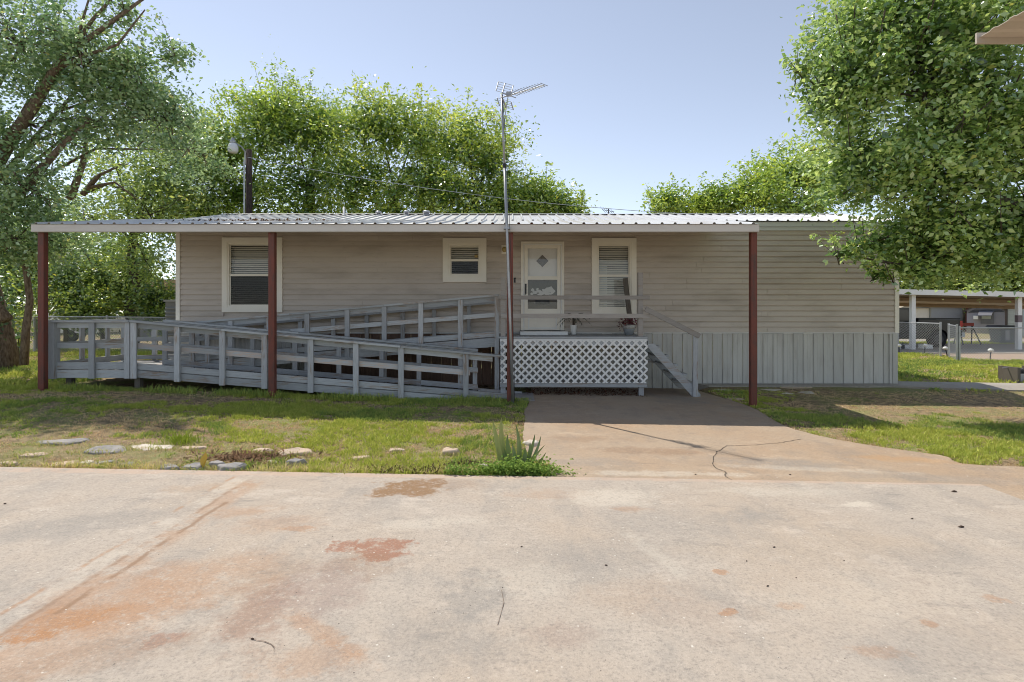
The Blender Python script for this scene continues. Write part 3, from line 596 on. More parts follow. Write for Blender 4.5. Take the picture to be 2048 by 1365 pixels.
# porch lamp and thermometer
lx, lz = WX(1008), WZ(500)
lamp = part('porch_lamp', MB().box(lx - .055, lx + .055, YW - .06, YW - .03, lz - .1, lz + .1), M['cream'], house)
part('lamp_globe', MB().lathe((lx + .01, YW - .11, lz - .06), [(.03, 0), (.05, .03), (.05, .08), (.03, .11)], 12), plain('amber_glass', (.5, .38, .16), .25), lamp, True)
part('thermometer', MB().box(WX(1028), WX(1031), YW - .045, YW - .028, WZ(566), WZ(559)).box(WX(1027.5), WX(1031.5), YW - .05, YW - .028, WZ(558.8), WZ(556)), M['black'], house)
# roof of the house: standing ribs on sheets
def rib_sheet(w, ribs, y0, z0, y1, z1, t=.004):
    p = w / ribs; prof = []
    for k in range(ribs):
        x = -w / 2 + k * p; prof += [(x + .001, 0), (x + p / 2 - .032, 0), (x + p / 2 - .014, .03), (x + p / 2 + .014, .03), (x + p / 2 + .032, 0)]
    prof.append((w / 2 - .001, 0)); n = len(prof); mb = MB()
    pts = [(x, y0, z0 + h) for x, h in prof] + [(x, y1, z1 + h) for x, h in prof] + [(x, y0, z0 + h - t) for x, h in prof] + [(x, y1, z1 + h - t) for x, h in prof]
    fs = [(i, i + 1, n + i + 1, n + i) for i in range(n - 1)] + [(2 * n + i + 1, 2 * n + i, 3 * n + i, 3 * n + i + 1) for i in range(n - 1)] + [(i + 1, i, 2 * n + i, 2 * n + i + 1) for i in range(n - 1)] + [(n + i, n + i + 1, 3 * n + i + 1, 3 * n + i) for i in range(n - 1)]
    fs += [(0, n, 3 * n, 2 * n), (n - 1, 3 * n - 1, 4 * n - 1, 2 * n - 1)]
    mb.poly(pts, fs); return mb
RX0, RX1 = HX0 - .08, HX1 + .1; EZ = 3.66
roof = part('roof', MB().box(RX0 + .02, RX1 - .02, YW - .10, YW - .075, EZ - .12, EZ - .012).box(RX0 + .02, RX1 - .02, YW - .074, YW - .05, EZ - .2, EZ - .125).box(RX0 + .02, RX1 - .02, YW - .048, YW + .0, EZ - .2, EZ - .175), painted('white_eave_metal', (.62, .63, .62), (.4, .36, .32), .2, .4, streak=(.3, 1, 2)), house)
nR = 18; wR = (RX1 - RX0) / nR
fr_me = rib_sheet(wR, 4, -.15, 0, 2.09, .235 * 2.24).mesh('roof_sheet', M['roofmetal']); bk_me = rib_sheet(wR, 4, 0, 0, 2.3, -.235 * 2.3).mesh('roof_sheet', M['roofmetal'])
for i in range(nR):
    piece('roof_sheet', fr_me, roof, (RX0 + (i + .5) * wR, YW, EZ)); piece('roof_sheet', bk_me, roof, (RX0 + (i + .5) * wR, 14.452, EZ + .235 * 2.24))
part('ridge_cap', MB().poly([(x, y, z) for x in (RX0, RX1) for y, z in ((14.3, 4.185), (14.45, 4.222), (14.6, 4.185))], [(0, 3, 4, 1), (1, 4, 5, 2)]), M['roofmetal'], roof)
for px, h, r in ((688, .24, .03), (757, .10, .05), (813, .11, .045), (853, .11, .065)):
    yv = 14.15; x = (px - 1024) * yv / F; z = EZ + .235 * (yv - YW + .15) - .02
    v = part('roof_vent', MB().lathe((x, yv, z), [(r + .05, .01), (r + .03, .03), (r, .05), (r, h)], 12), M['white'] if h > .2 else M['galv'], house, True)
    if h < .2: part('vent_cap', MB().lathe((x, yv, z + h - .02), [(r + .03, 0), (r + .035, .03), (r + .01, .055)], 12), M['galv'], v, True)

# ================================================================== AWNING
AY, AZ_, AX0, AX1 = 9.80, 3.205, -8.60, 4.42; ASL = (3.705 - AZ_) / (12.42 - AY)
aw = thing('porch_awning', (-2.1, 10.0, 0), 'ribbed metal porch awning carried on four red steel posts', 'awning')
nA = 14; wA = (AX1 - AX0) / nA; am = rib_sheet(wA, 4, 0, 0, 12.42 - AY, ASL * (12.42 - AY)).mesh('awning_sheet', M['roofmetal'])
for i in range(nA): piece('awning_sheet', am, aw, (AX0 + (i + .5) * wA, AY + .0, AZ_))
part('fascia', MB().box(AX0 + .01, AX1 - .01, AY + .02, AY + .06, AZ_ - .135, AZ_ - .008).box(AX0 + .01, AX1 - .01, AY + .062, AY + .12, AZ_ - .135, AZ_ - .115), M['fascia'], aw)
for xe, s in ((AX0, 1), (AX1, -1)):
    part('end_fascia', MB().hexa((xe + s * .012, AY + .07, AZ_ - .12), (xe + s * .012 + .03, AY + .07, AZ_ - .12), (xe + s * .012 + .03, 12.3, AZ_ - .12 + ASL * 2.43), (xe + s * .012, 12.3, AZ_ - .12 + ASL * 2.43), (0, 0, .105)), M['fascia'], aw)
for yy in (10.9, 11.9):
    zz = AZ_ + ASL * (yy - AY) - .075; part('purlin', MB().box(AX0 + .06, AX1 - .06, yy - .02, yy + .02, zz - .06, zz + .06), M['rust'], aw)
PY = 10.0
for px in (86, 545, 1020, 1506):
    x = (px - 1024) * PY / F; s = .056; b = .008
    pr = [(x - s + b, PY - s), (x + s - b, PY - s), (x + s, PY - s + b), (x + s, PY + s - b), (x + s - b, PY + s), (x - s + b, PY + s), (x - s, PY + s - b), (x - s, PY - s + b)]
    part('post', MB().prism(pr, 'Z', gz(x, PY) - .1, AZ_ + ASL * .2 - .02), M['rust'], aw)
n = 420; lx_ = RNG.normal(-5.2, .75, n); ly_ = RNG.normal(11.2, .28, n); lp = np.stack([lx_, ly_, AZ_ + ASL * (ly_ - AY) + .012 + .02 * RNG.random(n)], 1)
tag(link('roof_leaf_litter', leaf_mesh('roof_leaf_litter', lp, .07, .04, lerp3((.05, .035, .02), (.14, .09, .045), RNG.random(n)), M['grassblade'], .0, 1, .1, .6)), 'dead brown leaves lying on the awning roof sheets', 'leaves', kind='stuff')

# ================================================================== RAMP
rampo = thing('wheelchair_ramp', (-4.2, 11.1, 0), 'switchback wheelchair ramp of weathered grey painted boards with rails', 'ramp')
YF, YM, YM2, YB = 10.22, 11.15, 11.27, 12.2
lowz = lambda X: .56 - .081 * (X + 7.0)
caplow = lambda X: 1.465 - .0945 * (X + 7.0)
upz = lambda X: 1.12 + .0805 * (X + .25)
capup = lambda X: 1.985 + .0905 * (X + .25)
def sloped(x0, x1, zf, zlo, zhi, y0, y1):   # board that follows the slope zf between x0 and x1
    return MB().hexa((x0, y0, zf(x0) + zlo), (x1, y0, zf(x1) + zlo), (x1, y1, zf(x1) + zlo), (x0, y1, zf(x0) + zlo), (0, 0, zhi - zlo))
def board(x0, x1, zf, zlo, zhi, y0, y1, mat='lumX', name='rail'): return part(name, sloped(x0, x1, zf, zlo, zhi, y0, y1), M[mat], rampo)
def upright(x, y, z0, z1, w=.1, t=.04): return part('post', MB().box(x - w / 2, x + w / 2, y - t / 2, y + t / 2, z0, z1), M['lumZ'], rampo)
fx = lambda px: (px - 1024) * YF / F
FP = [fx(p) for p in (187, 257.5, 270.5, 357, 447, 531, 623, 713, 803, 932)]
XL0, XL1 = -8.58, -7.02; flat = lambda X: .56; capflat = lambda X: 1.465
# landing and lower run: front rail
part('post', MB().box(XL0 - .02, XL0 + .13, YF - .07, YF + .07, .40, 1.44), M['lumZ'], rampo)
for X in FP:
    lo = .405 if X < XL1 + .05 else max(lowz(X) - .15, gz(X, YF) - .03); upright(X, YF - .04, lo, (1.44 if X < XL1 + .05 else caplow(X) - .026), .1, .04)
for x0, x1, zf, cf in ((XL0 + .0, XL1 - .06, flat, capflat),):
    board(XL0 + .13, x1, zf, -.15, 0.0, YF, YF + .04, 'lumX', 'rim_board'); board(XL0 + .13, x1, zf, .015, .14, YF, YF + .04, 'lumX', 'kerb_board')
    board(XL0 + .13, x1, zf, .40, .50, YF, YF + .04); board(XL0 + .13, x1, cf, -.125, -.03, YF, YF + .04); board(XL0 - .04, x1 + .02, cf, -.022, .016, YF - .09, YF + .06, 'lumX', 'cap_rail')
xr = [XL1 - .055, fx(447), fx(803), .02]
for i in range(3):
    a, b = xr[i] + .003, xr[i + 1] - .003
    board(a, b, lowz, -.14, -.005, YF, YF + .04, 'lumX', 'rim_board')
    if i < 2: board(a, b, lowz, .012, .125, YF + .002, YF + .042, 'lumX', 'kerb_board')
    else: board(a, -.05, lowz, .012, .115, YF + .002, YF + .042, 'lumX', 'kerb_board')
    board(a, b if i < 2 else fx(940), lowz, .40, .50, YF, YF + .04, 'lumXw' if i != 1 else 'lumXw')
    board(a, b if i < 2 else fx(985), caplow, -.125, -.03, YF, YF + .04, 'lumX'); board(a, b if i < 2 else fx(1003), caplow, -.022, .016, YF - .09, YF + .06, 'lumX', 'cap_rail')
# lower run: back rail and, beyond it, the upper run's front rail
mx = lambda px: (px - 1024) * YM / F
for px in (330, 415, 505, 590, 678, 763, 838, 950): upright(mx(px), YM, lowz(mx(px)) - .14 if mx(px) > XL1 else .4, caplow(mx(px)) - .026, .09, .04)
for x0, x1 in ((XL1 - .0, mx(600)), (mx(600) + .004, mx(842)), (mx(842) + .004, mx(956))):
    board(x0, x1, lowz, .36, .46, YM - .062, YM - .022); board(x0, x1, lowz, .02, .12, YM - .062, YM - .022, 'lumX', 'kerb_board'); board(x0, x1, caplow, -.125, -.03, YM - .062, YM - .022)
    board(x0, x1, caplow, -.022, .016, YM - .09, YM + .05, 'lumX', 'cap_rail'); board(x0, x1, lowz, -.14, -.005, YM - .062, YM - .022, 'lumX', 'rim_board')
board(mx(956) + .004, .2, lowz, -.12, .05, YM - .062, YM - .022, 'lumX', 'rim_board')
ux = lambda px: (px - 1024) * YM2 / F
for px in (385, 462, 538, 615, 695, 769, 842, 921, 994): upright(ux(px), YM2 - .02, (gz(ux(px), YM2) - .03 if px in (615, 769, 921, 994) else upz(ux(px)) - .2), capup(ux(px)) - .026, .095, .04)
for x0, x1 in ((XL1, ux(580)), (ux(580) + .004, ux(769)), (ux(769) + .004, -.26)):
    board(x0, x1, upz, -.19, -.005, YM2 + .002, YM2 + .042, 'lumX', 'rim_board'); board(x0, x1, upz, .02, .12, YM2 + .002, YM2 + .042, 'lumX', 'kerb_board'); board(x0, x1, upz, .42, .51, YM2 + .002, YM2 + .042)
    board(x0, x1, capup, -.125, -.03, YM2 + .002, YM2 + .042); board(x0, x1, capup, -.022, .016, YM2 - .06, YM2 + .08, 'lumX', 'cap_rail')
bx_ = lambda px: (px - 1024) * YB / F
for px in (395, 465, 532, 600, 666, 733, 805, 868, 938): upright(bx_(px), YB + .02, upz(bx_(px)) - .18, capup(bx_(px)) - .05, .085, .04)
for x0, x1 in ((XL0, bx_(430)), (bx_(430) + .004, bx_(733)), (bx_(733) + .004, bx_(990))):
    zf = upz if x0 > -8 else (lambda X: max(upz(X), .56)); cf = capup if x0 > -8 else (lambda X: max(capup(X), 1.43))
    board(x0, x1, zf, -.18, -.005, YB - .042, YB - .002, 'lumX', 'rim_board'); board(x0, x1, zf, .02, .11, YB - .042, YB - .002, 'lumX', 'kerb_board'); board(x0, x1, cf, -.15, -.05, YB - .042, YB - .002); board(x0, x1, zf, .42, .51, YB - .042, YB - .002)
    board(x0, x1, cf, -.048, -.01, YB - .08, YB + .05, 'lumX', 'cap_rail')
for px in (246, 308): upright((px - 1024) * YB / F, YB + .02, gz(-8, YB) - .05, 1.4, .1, .04)
# landing: left side rail, supports
for yy in (11.0, 11.7): part('post', MB().box(XL0 - .04, XL0 - .002, yy - .05, yy + .05, .38, 1.43), M['lumZ'], rampo)
for lo, hi, nm in ((.41, .56, 'rim_board'), (.58, .70, 'kerb_board'), (.96, 1.06, 'rail'), (1.34, 1.435, 'rail')): part(nm, MB().box(XL0, XL0 + .038, YF + .072, YB - .045, lo, hi), M['lumY'], rampo)
part('cap_rail', MB().box(XL0 - .06, XL0 + .08, YF + .062, YB - .085, 1.443, 1.481), M['lumY'], rampo)
for xx, yy in ((XL0 + .26, YF + .15), (XL1 + .02, YF + .1), (XL0 + .26, YB - .2), (XL1, YB - .2)): part('support_post', MB().box(xx - .05, xx + .05, yy - .05, yy + .05, gz(xx, yy) - .05, .41), M['darkwood'], rampo)
# deck boards, laid across the way
def deck_run(x0, x1, zf, y0, y1):
    n = int((x1 - x0) / .145); w = (x1 - x0) / n
    ang = math.atan2(zf(x1) - zf(x0), x1 - x0); me = MB().box(-w / 2 + .003, w / 2 - .003, 0, y1 - y0, -.036, 0).mesh('deck_board', M['deck'])
    for i in range(n):
        x = x0 + (i + .5) * w; piece('deck_board', me, rampo, (x, y0 + random.uniform(-.004, .004), zf(x) + random.uniform(-.002, .002)), (0, -ang, 0))
deck_run(XL0 + .05, XL1, flat, YF + .045, YB - .05); deck_run(XL1 + .005, .0, lowz, YF + .045, YM - .065); deck_run(XL1 + .005, -.27, upz, YM2 + .045, YB - .045)
part('ramp_toe', MB().hexa((.005, YF - .05, tilt(0) + .004), (.42, YF - .05, tilt(.4) + .012), (.42, YM + .05, tilt(.4) + .012), (.005, YM + .05, tilt(0) + .004), (0, 0, .012)), painted('steel_toe_plate', (.33, .31, .3), (.2, .15, .12), .5, .6), rampo)

# ================================================================== PORCH
PX0, PX1, PYF, PYB, PZ = -.24, 2.70, 11.0, 12.29, 1.14
porch = thing('front_porch', (1.2, 11.6, 0), 'raised grey porch deck at the front door with white lattice skirt', 'porch')
nb = 9; wb = (PYB - PYF) / nb; fb = MB().box(PX0 - .03, PX1 + .03, -wb / 2 + .003, wb / 2 - .003, -.034, 0).mesh('floor_board', M['lumX'])
for i in range(nb): piece('floor_board', fb, porch, (0, PYF + (i + .5) * wb, PZ))
part('rim_board', MB().box(PX0, PX1, PYF + .01, PYF + .05, PZ - .18, PZ - .036), M['lumX'], porch)
part('rim_board', MB().box(PX0, PX0 + .04, PYF + .052, PYB, PZ - .18, PZ - .036), M['lumY'], porch); part('rim_board', MB().box(PX1 - .04, PX1, PYF + .052, PYB, PZ - .18, PZ - .036), M['lumY'], porch)
part('bottom_rail', MB().box(PX0, PX1, PYF + .01, PYF + .05, .13, .225), M['lumX'], porch); part('bottom_rail', MB().box(PX1 - .04, PX1, PYF + .052, PYB, .13, .225), M['lumY'], porch)
for x in (PX0 + .06, PX1 - .1):
    for y in (PYF + .1, PYB - .08): part('support_post', MB().box(x - .05, x + .05, y - .045, y + .045, gz(x, y) - .05, PZ - .04), M['lumZ'], porch)
for x in (1.2,): part('support_post', MB().box(x - .05, x + .05, PYB - .12, PYB - .03, gz(x, 12) - .05, PZ - .04), M['lumZ'], porch)
for x, zt_ in ((-.18, 2.33), (2.59, 2.43)): part('post', MB().box(x - .048, x + .048, PYF + .065, PYF + .155, PZ + .001, zt_), M['taupewood'], porch)
for z0, z1 in ((1.885, 1.965), (1.512, 1.6)): part('rail', MB().box(PX0 + .02, 2.76, PYF + .022, PYF + .063, z0, z1), M['taupewood'], porch)
lat = part('lattice_panel', MB().box(PX0 + .0, PX1 + .01, PYF - .004, PYF + .0085, 1.062, 1.088), M['white'], porch)
LX0, LX1, LZ0, LZ1 = PX0 + .01, PX1 + .01, .215, 1.06; pitch = .1525; hw = .0265
for s, y in ((1, PYF - .0185), (-1, PYF - .0105)):
    c0 = LX0 - (LZ1 - LZ0); k = 0
    while c0 + k * pitch < LX1 + (LZ1 - LZ0):
        cx_ = c0 + k * pitch; k += 1
        ax, az, bx2, bz = (cx_, LZ0 - .0, cx_ + (LZ1 - LZ0), LZ1) if s > 0 else (cx_ + (LZ1 - LZ0), LZ0, cx_, LZ1)
        ex = .1 * s
        pl = clip_poly([(ax - hw - ex, az - .1), (ax + hw - ex, az - .1), (bx2 + hw + ex, bz + .1), (bx2 - hw + ex, bz + .1)], LX0, LX1, LZ0, LZ1)
        if len(pl) >= 3: part('lattice_slat', MB().prism(pl, 'Y', y + .0075, y), M['white'], lat)
# steps at the right end of the porch
st = thing('porch_steps', (3.2, 11.4, 0), 'steep grey wooden steps with sloping handrail at porch end', 'steps')
SY0, SY1 = 11.03, 12.0
for yy in (SY0, SY1 - .04):
    z_end = gz(3.8, yy) - .01
    part('stringer', MB().prism([(2.72, 1.0), (2.72, .93), (3.62, z_end), (3.78, z_end), (3.78, z_end + .05), (2.86, 1.0)], 'Y', yy + .04, yy), M['lumX'], st)
for k in range(5):
    x = 2.80 + .187 * k; z = .955 - .187 * k
    part('tread', MB().box(x - .06, x + .17, SY0 + .042, SY1 - .042, z - .036, z), M['lumY'], st)
part('riser', MB().box(2.735, 2.76, SY0 + .05, SY1 - .05, .96, 1.1), M['lumY'], st)
part('cross_brace', MB().box(2.72, 3.12, SY1 + .003, SY1 + .04, .52, .6), M['lumX'], st)
part('newel_post', MB().box(3.62, 3.715, SY0 - .05, SY0 - .003, gz(3.6, 11) - .02, 1.14), M['lumZ'], st)
part('handrail', MB().beam((2.66, SY0 - .07, 1.70), (3.74, SY0 - .07, 1.155), .04, .1), M['taupewood'], st)
tag(single('door_step', MB().box(.18, 1.2, 11.82, 12.28, PZ + .001, PZ + .075), M['white'], (.7, 12, PZ), 'low white step board lying below the front door', 'step'))

# ================================================================== THINGS ON THE PORCH
def pot_plant():
    t = thing('potted_palm', P(1147, 668, 12.05) * 1 , 'small dark palm in a slim white pot on the porch beside the door', 'potted plant')
    c = Vector((P(1147, 668, 12.05).x, 12.05, PZ + .002)); t.location = c; ORG[t] = c
    part('pot', MB().lathe(c, [(.05, 0), (.055, .01), (.075, .2), (.08, .21), (.068, .21), (.06, .17)], 16), M['white'], t, True)
    st_ = MB(); st_.tube([c + Vector((0, 0, .16)), c + Vector((.01, 0, .3)), c + Vector((-.01, 0, .38))], [.03, .035, .02], 7)
    part('stem', st_, M['bark'], t, True)
    mbf = MB()
    for k in range(15):
        a = k * 2.4; el = random.uniform(.25, 1.2); L = random.uniform(.25, .42); d = Vector((math.cos(a), math.sin(a) * .6, 0)); pts = []
        for i in range(7):
            s = i / 6; pts.append(c + Vector((0, 0, .37)) + d * (L * s * math.cos(el * (1 - s * .5))) + Vector((0, 0, L * (math.sin(el) * s - .75 * s * s))))
        mbf.tube(pts, .004, 3)
        for i in range(1, 7):
            for sd in (-1, 1):
                q = pts[i]; sv = Vector((-d.y, d.x, 0)) * sd; tip = q + sv * .075 + (pts[i] - pts[i - 1]) * .9 + Vector((0, 0, -.03)); w = (pts[i] - pts[i - 1]).normalized() * .012
                mbf.poly([q - w, q + w, tip], [(0, 1, 2)])
    part('fronds', mbf, plain('dark_palm_green', (.035, .055, .03), .5), t)
pot_plant()
c = Vector((P(1258, 670, 11.85).x, 11.85, PZ + .002)); t = thing('potted_red_plant', c, 'red leaved plant in round grey pot with pale band on the porch', 'potted plant')
pt = part('pot', MB().lathe(c, [(.07, 0), (.09, .01), (.115, .1), (.12, .13)], 20), plain('grey_pot_glaze', (.3, .32, .34), .4), t, True)
part('pot_band', MB().lathe(c + Vector((0, 0, .131)), [(.122, 0), (.135, .03), (.135, .06), (.12, .09), (.1, .09)], 20), painted('speckled_band', (.55, .53, .5), (.2, .2, .2), .8, .6, scale=40), pt, True)
n = 150; q = RNG.normal(0, 1, (n, 3)) * np.array([.085, .07, .05]) + np.array([c.x - .02, c.y, c.z + .28]); q[:25] += np.array([-.12, 0, -.09])
ro = link('foliage', leaf_mesh('foliage', q - np.array(c), .075, .03, lerp3((.12, .012, .018), (.2, .03, .03), RNG.random(n)), M['leaf'], .2), t)
part('stems', MB().tube([c + Vector((0, 0, .2)), c + Vector((-.02, 0, .3))], .012, 5), M['bark'], t)
single('leaning_plank', MB().beam((2.50, 12.15, 2.38), (2.60, 11.95, PZ + .012), .035, .105, (1, 0, 0)), M['darkwood'], (2.6, 12, PZ), 'dark weathered plank leaning against the window right of the door', 'plank')

# ================================================================== TV ANTENNA
ab = Vector((.06, 9.90, gz(.06, 9.9)))
an = thing('tv_antenna', ab, 'tall leaning galvanised mast with a rooftop television antenna', 'antenna')
m0 = P(1026, 800, 9.90); m0.z = ab.z - .05; m1 = P(1014, 458, 9.72); m2 = P(1009, 330, 9.72); m3 = P(1003, 190, 9.72)
mast = part('mast', MB().tube([m0, m0.lerp(m1, .5), m1, m2], .026, 8), M['galv'], an, True)
part('upper_mast', MB().tube([m2 - (m3 - m2) * .12, m3], .02, 8), M['galv'], an, True)
part('clamp', MB().tube([m2 + Vector((0, 0, -.06)), m2 + Vector((0, 0, .02))], .033, 8), M['black'], an)
part('eave_bracket', MB().box(m1.x - .05, m1.x + .05, 9.69, AY + .018, 3.1, 3.14), M['galv'], an)
b0, b1 = P(1002, 196, 9.72), P(1088, 171, 8.9)
part('boom', MB().tube([b0, b1], .011, 6), M['wire'], an)
ddir = (b1 - b0).normalized(); sdir = Vector((ddir.y, -ddir.x, 0)).normalized()
for k in range(13):
    q = b0.lerp(b1, .28 + .72 * k / 12); L = .12 - .003 * k; part('element', MB().tube([q - sdir * L + Vector((0, 0, .012)), q + sdir * L + Vector((0, 0, .012))], .006, 4), M['wire'], an)
q = b0.lerp(b1, .2); part('dipole', MB().box(q.x - .05, q.x + .05, q.y - .03, q.y + .03, q.z - .01, q.z + .05).tube([q - sdir * .16, q + sdir * .16], .009, 5), M['galv'], an)
def grid(p00, p10, p01, nm):
    mb = MB()
    for s in (0, 1): mb.tube([p00 + (p10 - p00) * s, p01 + (p10 - p00) * s], .010, 5)
    mb.tube([p00.lerp(p10, .45), p01 + (p10 - p00) * .45], .013, 5)
    part(nm, mb, M['wire'], an)
    for i in range(5): a = p00.lerp(p01, i / 4); part('reflector_rod', MB().tube([a, a + (p10 - p00)], .005, 4), M['wire'], an)
grid(P(992, 182, 9.8), P(1022, 190, 9.55), P(997, 164, 9.9), 'reflector_frame'); grid(P(994, 196, 9.8), P(1022, 204, 9.55), P(999, 212, 9.9), 'reflector_frame')
part('support_strut', MB().tube([P(1017, 188, 9.65), P(1011, 225, 9.72), P(1008, 255, 9.72)], .008, 5), M['wire'], an)
part('cable', MB().tube([m3 + Vector((.02, -.02, 0)), m2 + Vector((.045, -.03, 0)), m1 + Vector((.05, -.04, 0)), m1.lerp(m0, .3) + Vector((.05, -.02, 0)), m0.lerp(m1, .3) + Vector((.05, 0, 0)), m0 + Vector((.03, 0, .1))], .006, 4), M['black'], an)

# ================================================================== YARD LIGHT, WIRES, FAR AERIAL
lb = P(498, 300, 20.0); gb = Vector((lb.x, 20.0, gz(lb.x, 20)))
yl = thing('yard_light', gb, 'dark wooden pole with a white bell lamp behind the roof', 'street lamp')
part('pole', MB().tube([gb - Vector((0, 0, .2)), Vector((gb.x, 20, lb.z))], [.14, .11], 10), barkmat('creosote_pole', (.07, .05, .045), (.035, .028, .025)), yl, True)
part('conduit', MB().tube([gb + Vector((-.14, -.08, 0)), Vector((gb.x - .12, 19.9, lb.z - .35))], .03, 6), M['galv'], yl)
h0 = P(466, 282, 19.7)
part('arm', MB().tube([Vector((lb.x - .1, 19.9, lb.z - .55)), P(490, 304, 19.85), P(484, 295, 19.8), P(475, 289, 19.75), h0 + Vector((0, 0, -.02))], .028, 6), M['galv'], yl)
lh = part('lamp_head', MB().lathe(h0 + Vector((0, 0, -.1)), [(.1, 0), (.1, .09), (.05, .14), (.06, .2)], 14), M['galv'], yl, True)
part('lamp_shade', MB().lathe(h0 + Vector((0, 0, -.44)), [(.12, 0), (.17, .06), (.18, .2), (.13, .32), (.1, .345)], 18), plain('frosted_lamp_glass', (.75, .76, .78), .25), lh, True)
def sag(a, b, s, n=14): return [a.lerp(b, i / n) - Vector((0, 0, s * 4 * (i / n) * (1 - i / n))) for i in range(n + 1)]
single('service_wire', MB().tube(sag(Vector((lb.x, 19.9, lb.z - .3)), P(1620, 434, 23.0), .55), .013, 4), M['wire'], (lb.x, 19.9, lb.z), 'pale overhead wire sagging from lamp pole across the trees', 'wire')
single('utility_wire', MB().tube(sag(P(1150, 425, 60), P(1420, 433, 60), .3), .035, 4), M['black'], P(1150, 425, 60), 'thin black overhead wire low in the sky above the roof', 'wire')
fa = P(1217, 445, 52.0); fg = Vector((fa.x, 52, 0)); t = thing('far_antenna', fg, 'tiny distant television antenna above the roof line', 'antenna')
part('mast', MB().tube([fg, P(1217, 418, 52)], .05, 5), M['black'], t); part('boom', MB().tube([P(1205, 420, 52), P(1228, 424, 50)], .03, 4), M['black'], t)
for k in range(5): q = P(1206 + k * 5, 420.3 + k, 51.5); part('element', MB().tube([q + Vector((-.25, 0, .3)), q + Vector((.25, 0, -.3))], .02, 4), M['black'], t)

# ================================================================== STONES, PLANTS, LITTER
def stone_mat(name, a, b):
    m, nt, out = newmat(name); p = wpos(nt); n1 = noise(nt, p, 6, 5, .65); n2 = noise(nt, p, 40, 4, .7)
    c_ = mixc(nt, ramp(nt, n1, .35, .65), a, b); c_ = mixc(nt, math_(nt, 'MULTIPLY', ramp(nt, n2, .55, .75), .4), c_, tuple(x * .5 for x in a))
    finish(nt, out, c_, .9, 0, bump(nt, n2, .5, .01), .2); return m
M['st_grey'] = stone_mat('grey_fieldstone', (.36, .335, .315), (.25, .24, .235)); M['st_tan'] = stone_mat('tan_sandstone', (.56, .43, .32), (.46, .37, .29)); M['st_white'] = stone_mat('pale_limestone', (.64, .58, .5), (.5, .44, .37))
def rock(w, d, h, seed):
    r = random.Random(seed); mb = MB(); n = r.choice((6, 7, 8)); prof = []
    base = [1 + r.uniform(-.42, .32) for _ in range(n)]; ang = [2 * math.pi * (k + r.uniform(-.3, .3)) / n for k in range(n)]; tx, ty = r.uniform(-.3, .3), r.uniform(-.3, .3)
    for lv, (s, z) in enumerate(((1.0, -.4), (1.03, .2), (.97, .7), (.8, 1.0))):
        for k in range(n):
            rr = base[k] * s * (1 + r.uniform(-.07, .07)); x, y = rr * math.cos(ang[k]) * w / 2, rr * math.sin(ang[k]) * d / 2
            zz = z * h * (1 + (tx * x / (w / 2) + ty * y / (d / 2)) * (z > 0) * .6 + r.uniform(-.22, .22)); mb.v.append((x, y, zz))
    for lv in range(3):
        for k in range(n): mb.f.append((lv * n + k, lv * n + (k + 1) % n, (lv + 1) * n + (k + 1) % n, (lv + 1) * n + k))
    o = len(mb.v); mb.v.append((tx * .05, ty * .05, h * (1.0 + r.uniform(-.05, .1))))
    for k in range(n): mb.f.append((3 * n + k, 3 * n + (k + 1) % n, o))
    return mb
def bevelled(o, w=.012):
    b = o.modifiers.new('edge_wear', 'BEVEL'); b.width = w; b.segments = 1; b.limit_method = 'ANGLE'; b.angle_limit = math.radians(20); return o
